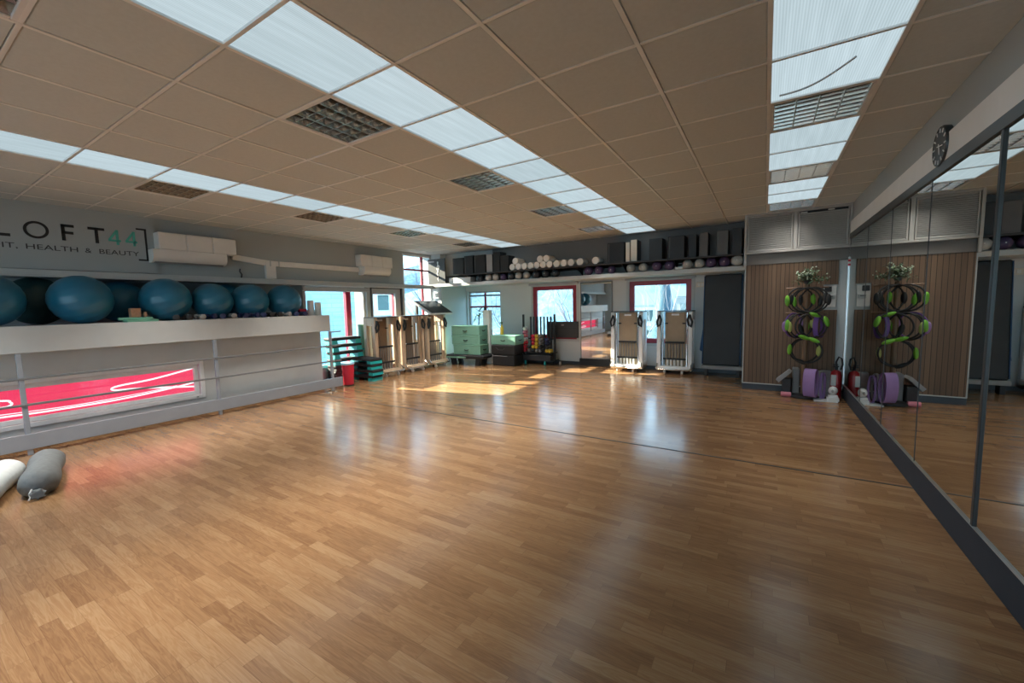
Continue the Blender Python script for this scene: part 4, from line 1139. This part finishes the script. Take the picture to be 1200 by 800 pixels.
RG = [(2.86, 6.33, 1.475, .50, .05, ('lime', 'lime'), 'black', 'in the top tier, nearest the wood panelling edge'), (2.93, 6.36, 1.47, .25, -.1, ('black', 'black'), 'black', 'in the top tier, black pads, at the post'),
      (2.97, 6.29, 1.475, -.18, .12, ('black', 'lime'), 'black', 'in the top tier, bright green pad in front of the post'), (3.03, 6.33, 1.475, -.55, .0, ('black', 'black'), 'black', 'in the top tier, nearest the white wall strip'),
      (2.79, 6.34, 1.10, .9, .1, ('lilac', 'lilac'), 'purple', 'in the middle tier, purple, at the outer end'), (2.83, 6.31, 1.09, .8, -.1, ('lime', 'lime'), 'black', 'in the middle tier, green pads, next to the purple one'),
      (2.88, 6.29, 1.10, .65, .1, ('lime_pale', 'lime_pale'), 'black', 'in the middle tier, pale yellow pads'), (2.98, 6.27, 1.09, .35, 1.2, ('lime', 'lime'), 'black', 'in the middle tier, turned so a green pad points down'),
      (3.03, 6.31, 1.10, -.6, .35, ('lime', 'black'), 'black', 'in the middle tier, one green pad, beside the purple band'),
      (2.93, 6.33, .725, .25, -.05, ('lime_pale', 'lime'), 'black', 'in the bottom tier, rear of the pair'), (2.96, 6.26, .725, -.12, -2.0, ('black', 'lime'), 'black', 'in the bottom tier, front of the pair')]
for x, y, z, rz, roll, pads, hm, lab in RG: ring('pilates ring ' + lab, x, y, z, rz, roll, pads, hm)
def band_loop(lab, loc, rz, w, h, width, m, th=.006, hang=False):
    t_ = MB(); n = 28; vs = []
    for i in range(n):
        a = 2 * PI * i / n
        for rr in (1, 1 - th / (w / 2)):
            ex = math.copysign(abs(math.cos(a)) ** .8, math.cos(a)) * w / 2 * rr; ez = math.sin(a) * h / 2 * rr + h / 2
            for yy in (-width / 2, width / 2): vs.append((ex, yy, ez))
    fs = []
    for i in range(n):
        j = (i + 1) % n; o = 4 * i; p = 4 * j
        fs += [(o, p, p + 1, o + 1), (o + 2, o + 3, p + 3, p + 2), (o, o + 2, p + 2, p), (o + 1, p + 1, p + 3, o + 3)]
    t_.add(vs, fs); ob = t_.build('resistance_band', m); ob.location = loc; ob.rotation_euler = (0, 0, rz)
    return tag(ob, lab, 'resistance band', 'resistance bands at the ring stand')
band_loop('wide purple resistance band hanging at the middle tier of the ring stand', (3.10, 6.35, .92), .9, .17, .33, .07, 'purple', .008)
band_loop('wide lilac band standing folded at the foot of the post', (3.02, 6.22, .046), 1.15, .16, .42, .15, 'lilac', .01)
for k, (x, rz, m, w) in enumerate(((3.10, .9, 'lilac', .10), (3.135, .95, 'grey_ball', .11), (3.17, 1.0, 'lilac', .12))):
    band_loop(['slim lilac band just beside the wide lilac one', 'slim grey band between two slim lilac bands', 'slim lilac band farthest from the post'][k], (x, 6.30 + .01 * k, .045 if x < 3.14 else .001), rz, w, .38 + .012 * k, .035, m, .006)
t = thing('foam_wedge', 'grey foam wedge leaning at the foot of the ring stand', 'wedge', (2.70, 6.50, 0), -.1)
MB().prism([(-.10, .24), (.06, .40), (.10, .37), (-.06, .20)], -.10, .10, 1).build('pad', 'mid_grey', t); MB().box(-.02, .10, -.09, .09, 0, .26, .008).build('support', 'charcoal', t)
o = MB().box(-.045, .045, -.11, .11, 0, .42, .012).build('foam_block', 'grey'); o.location = (2.855, 6.57, 0); tag(o, 'dark grey foam block standing upright left of the post', 'block')
o = MB().lathe([(.01, 0), (.034, 0), (.037, .004), (.037, .13), (.034, .134), (.01, .134)], n=22, M=RY(PI / 2)).build('massage_roller', 'pink'); o.location = (2.66, 6.33, .037); tag(o, 'short pink roller on the floor left of the post', 'roller')
t = thing('card_box', 'slim grey box standing between the bands and the fire extinguisher', 'box', (3.23, 6.60, 0))
MB().box(-.06, .06, -.05, .05, 0, .40, .006).build('body', 'mid_grey', t); MB().box(-.05, .05, -.054, -.05, .08, .26).build('label', 'grey_ball', t)
# foliage on top of the post
t = thing('faux_plant', 'bushy grey-green plant with white tips crowning the ring stand', 'plant', (PX + .0, PY, 1.711))
MB().lathe([(.03, 0), (.035, .003), (.05, .05), (.046, .05), (.002, .03)], n=16).build('pot', 'charcoal', t)
lf = MB(); tp = MB(); st = MB(); rn = random.Random(11)
for k in range(90):
    a = rn.uniform(0, 2 * PI); el = rn.uniform(.05, 1.35); L = rn.uniform(.09, .25)
    d = Vector((math.cos(a) * math.cos(el) + .15, math.sin(a) * math.cos(el) * .8, math.sin(el)))
    b0 = Vector((0, 0, .04)); p1 = b0 + d * L * .55; p2 = b0 + d * L + Vector((0, 0, -.03))
    st.tube([b0, p1, p2], [.0025, .002, .0012], 5)
    for u in (.45, .6, .75, .9, 1.0):
        q = b0.lerp(p2, u); v = Vector((rn.uniform(-1, 1), rn.uniform(-1, 1), rn.uniform(-.3, 1)))
        blade(lf, q, v, rn.uniform(.035, .06), .011, .01)
    if k % 2 == 0:
        for _ in range(2): tp.sphere(p2 + Vector((rn.uniform(-.015, .015),) * 3), rn.uniform(.006, .011), 8, 5)
st.build('stem', 'leaf_stem', t); lf.build('foliage', 'leaf', t, 0)['kind'] = 'stuff'; tp.build('white_tip', 'leaf_pale', t)['kind'] = 'stuff'
# fire extinguisher
t = thing('fire_extinguisher', 'red fire extinguisher with black hose in the corner', 'fire extinguisher', (3.345, 6.50, 0))
MB().lathe([(.062, 0), (.068, .006), (.068, .36), (.058, .40), (.03, .425), (.02, .43)], n=26).build('cylinder', 'ext_red', t)
MB().box(-.066, -.005, -.0705, -.04, .20, .36, .004).build('label', 'white', t)
MB().cyl((0, 0, .42), (0, 0, .47), .02, n=12).box(-.05, .03, -.012, .012, .47, .49, .003).box(-.05, .02, -.010, .010, .50, .515, .003).build('valve', 'charcoal', t)
MB().tube([(0, -.02, .46), (-.01, -.03, .55), (.02, -.04, .63), (.055, -.04, .60), (.065, -.05, .52), (.045, -.06, .44)], .012, 8).build('hose', 'black', t)
# white figure on a square base
t = thing('white_ornament', 'small white round-headed ornament on a square base near the corner', 'ornament', (3.285, 6.22, .018))
MB().box(-.07, .07, -.055, .055, 0, .05, .006).box(-.055, .055, -.045, .045, .05, .085, .006).build('base', 'white_gloss', t)
MB().sphere((0, 0, .145), .056, 22, 14, (1, .8, 1.12)).cyl((0, 0, .08), (0, 0, .11), .022, n=14).build('head', 'white_gloss', t)
MB().sphere((-.01, -.044, .145), .022, 12, 8, (.7, .4, 1.1)).build('face', 'grey_ball', t)
o = MB().box(-.14, .14, -.08, .08, 0, .017, .004).build('white_plate', 'white_gloss'); o.location = (3.20, 6.24, 0); tag(o, 'flat white plate on the floor under the white ornament', 'plate')

# ------------------------------------------------------------------ outside
struct('ground', MB().box(-90, 90, -60, 120, -3.7, -3.5), 'asphalt')
o = MB().box(-22, 22, 10, 29, -3.5, -3.42).box(-30, 30, 36, 46, -3.5, -2.6, .4).build('lawn', 'lawn', smooth=0); o['kind'] = 'structure'
def tree(lab, loc, h, seed, spread=.6, depth=6):
    rn = random.Random(seed); m_ = MB()
    def grow(p, d, L, r, lv):
        n = 3; pts = [p]; rr = [r]
        for i in range(n):
            d = (d + Vector((rn.uniform(-.16, .16), rn.uniform(-.16, .16), rn.uniform(-.04, .12)))).normalized()
            pts.append(pts[-1] + d * L / n); rr.append(r * (1 - .4 * (i + 1) / n))
        m_.tube(pts, rr, 5 if lv > 2 else 7)
        if lv >= depth: return
        for k in range(rn.choice((2, 3, 3)) + (lv == 0)):
            a = rn.uniform(0, 2 * PI); s_ = spread * rn.uniform(.6, 1.3)
            nd = (d + Vector((math.cos(a) * s_, math.sin(a) * s_, rn.uniform(-.1, .3)))).normalized()
            grow(pts[rn.choice((2, 3, 3))], nd, L * rn.uniform(.62, .84), rr[-1] * .70, lv + 1)
    grow(Vector((0, 0, 0)), Vector((0, 0, 1)), h * .30, h * .010, 0)
    o = m_.build('bare_tree', 'bark'); o.location = loc; return tag(o, lab, 'tree', 'bare trees outside')
tree('bare tree outside the tall corner window', (-12.5, 14.2, -3.5), 10.5, 2)
tree('bare tree outside, behind the potted plant window', (-9.0, 17, -3.5), 9, 5)
tree('bare tree outside, beyond the white stand', (-6.6, 20, -3.5), 10, 8)
tree('nearer bare tree outside the red window behind the weight rack', (-4.8, 17, -3.5), 10, 12, .6)
tree('farther bare tree outside the red window behind the weight rack', (-3.9, 23, -3.5), 10, 13, .6)
tree('bare tree outside the red window behind the white reformers', (-1.4, 20, -3.5), 9, 21, .6)
tree('far bare tree outside the tall corner window', (-17, 20, -3.5), 12, 33)
def building(lab, loc, w, d, h, m, roof, rows, cols, rz=0, face=-1):
    t = thing('building', lab, 'building', loc, rz, 'buildings outside the windows')
    MB().box(-w / 2, w / 2, -d / 2, d / 2, 0, h).build('wall', m, t, 0)
    if roof: MB().prism([(-d / 2 - .3, h), (d / 2 + .3, h), (0, h + d * .28)], -w / 2 - .3, w / 2 + .3, 0).build('roof', roof, t, 0)
    else: MB().box(-w / 2 - .15, w / 2 + .15, -d / 2 - .15, d / 2 + .15, h - .02, h + .25).build('parapet', 'render_white', t, 0)
    for i in range(cols):
        for j in range(rows):
            x = -w / 2 + w * (i + .5) / cols; z = h * (j + .45) / rows
            f = MB().box(x - .45, x + .45, -d / 2 - .05, -d / 2 + .02, z - .6, z + .7, .02).build('window', 'shutter', t)
    for j in range(rows):
        z = h * (j + 1) / rows - .12
        MB().box(-w / 2, w / 2, -d / 2 - .08, -d / 2, z - .06, z + .06).build('string_course', 'mid_grey', t, 0)
    return t
building('pale blue clad building outside the window beside the ball shelf', (-19, 11.7, -3.5), 6.0, 6, 9.5, 'cladding', None, 0, 0, 1.05)
building('white building with shuttered windows outside the terrace door', (-27.5, 23.6, -3.5), 3.8, 3, 11, 'render_bright', None, 5, 2, .83)
building('white house with slate roof outside the far red window', (-9.4, 50, -3.5), 5, 5, 4.6, 'render_bright', 'roof_slate', 2, 3, .15)
building('ochre house outside the far red window, behind the white house', (-6.6, 57, -3.5), 5, 5, 5.6, 'render_ochre', 'roof_slate', 2, 3, .1)
def hedge(lab, loc, w, h, d, seed):
    rn = random.Random(seed); m_ = MB(); k = int(w / .8)
    for i in range(k):
        x = -w / 2 + w * (i + .5) / k
        m_.sphere((x, rn.uniform(-.2, .2), h * .45), .8, 10, 7, (1, d, h * .6 * rn.uniform(.85, 1.15)))
    o = m_.build('hedge', 'hedge'); o.location = loc; return tag(o, lab, 'hedge', 'hedges outside')
hedge('low hedge along the lawn outside the far red window', (-6.0, 30.5, -3.5), 24, 1.8, 1.0, 1)
hl = MB(); nn = 40
hv = []; hf = []
for i in range(nn + 1):
    x = -110 + 220 * i / nn; hh = 9 + 2.5 * math.sin(i * .9) + 1.5 * math.sin(i * 2.3)
    hv += [(x, 62, -3.5), (x, 75, hh - 3.5), (x, 115, hh + 6)]
for i in range(nn):
    for j in range(2): q = 3 * i + j; hf.append((q, q + 3, q + 4, q + 1))
hl.add(hv, hf); struct('hill', hl, 'hazy_woodland')
t = tag(MB().lathe([(.12, 0), (.12, .6), (1.5, .7), (1.2, 2.6), (.6, 5.2), (.05, 8)], n=12).build('conifer', 'hedge'), 'dark pointed conifer outside the far red window', 'tree'); t.location = (-4.6, 34, -3.5)

# ------------------------------------------------------------------ light
w_ = bpy.data.worlds.new('sky'); sc.world = w_; w_.use_nodes = True
nt = w_.node_tree; nt.nodes.clear()
out = nt.nodes.new('ShaderNodeOutputWorld'); bg = nt.nodes.new('ShaderNodeBackground')
tc = nt.nodes.new('ShaderNodeTexCoord'); sp = nt.nodes.new('ShaderNodeSeparateXYZ'); rp = nt.nodes.new('ShaderNodeValToRGB')
nt.links.new(tc.outputs['Generated'], sp.inputs[0]); nt.links.new(sp.outputs['Z'], rp.inputs['Fac'])
rp.color_ramp.elements[0].position = 0.0; rp.color_ramp.elements[0].color = (.55, .84, 1.0, 1)
rp.color_ramp.elements[1].position = 0.7; rp.color_ramp.elements[1].color = (.42, .66, 1.0, 1)
nt.links.new(rp.outputs['Color'], bg.inputs['Color']); bg.inputs['Strength'].default_value = 3.9
nt.links.new(bg.outputs[0], out.inputs['Surface'])
sd = bpy.data.lights.new('sun', 'SUN'); sd.energy = 40.0; sd.angle = math.radians(.6); sd.color = (1, .86, .66)
so = bpy.data.objects.new('sun', sd); COL.objects.link(so); so['kind'] = 'helper'
d = Vector((.978, .21, 0)) * math.cos(math.radians(24)) + Vector((0, 0, -math.sin(math.radians(24))))
so.rotation_euler = d.to_track_quat('-Z', 'Y').to_euler()
for l in bpy.data.lights:
    if l.type == 'AREA': l.energy = 17
for o in bpy.data.objects:
    if o.get('mirror_side'): o.data.energy = 4.5
    if 'mirror_side' in o: del o['mirror_side']

# ------------------------------------------------------------------ camera
cd = bpy.data.cameras.new('camera'); cam = bpy.data.objects.new('camera', cd); COL.objects.link(cam)
cd.sensor_fit = 'HORIZONTAL'; cd.sensor_width = 36.0; cd.lens = 478.92 / 1200 * 36.0; cd.clip_start = .05; cd.clip_end = 300
yaw, pitch, roll = -.5547, -.0893, -.0226
f = Vector((math.sin(yaw) * math.cos(pitch), math.cos(yaw) * math.cos(pitch), math.sin(pitch)))
r = Vector((math.cos(yaw), -math.sin(yaw), 0)); u = r.cross(f)
r2 = math.cos(roll) * r + math.sin(roll) * u; u2 = -math.sin(roll) * r + math.cos(roll) * u
M_ = Matrix(((r2.x, u2.x, -f.x), (r2.y, u2.y, -f.y), (r2.z, u2.z, -f.z)))
cam.matrix_world = Matrix.Translation((2.4166, -1.1427, 1.5)) @ M_.to_4x4()
sc.camera = cam
sc.view_settings.view_transform = 'Standard'; sc.view_settings.look = 'None'; sc.view_settings.gamma = 1.0
sc.view_settings.use_curve_mapping = False; sc.view_settings.exposure = 0.25
sc.cycles.use_denoising = True
sc.cycles.max_bounces = 10; sc.cycles.diffuse_bounces = 5; sc.cycles.glossy_bounces = 5; sc.cycles.transparent_max_bounces = 12
sc.cycles.caustics_reflective = False; sc.cycles.caustics_refractive = False
sc.cycles.sample_clamp_indirect = 4.0
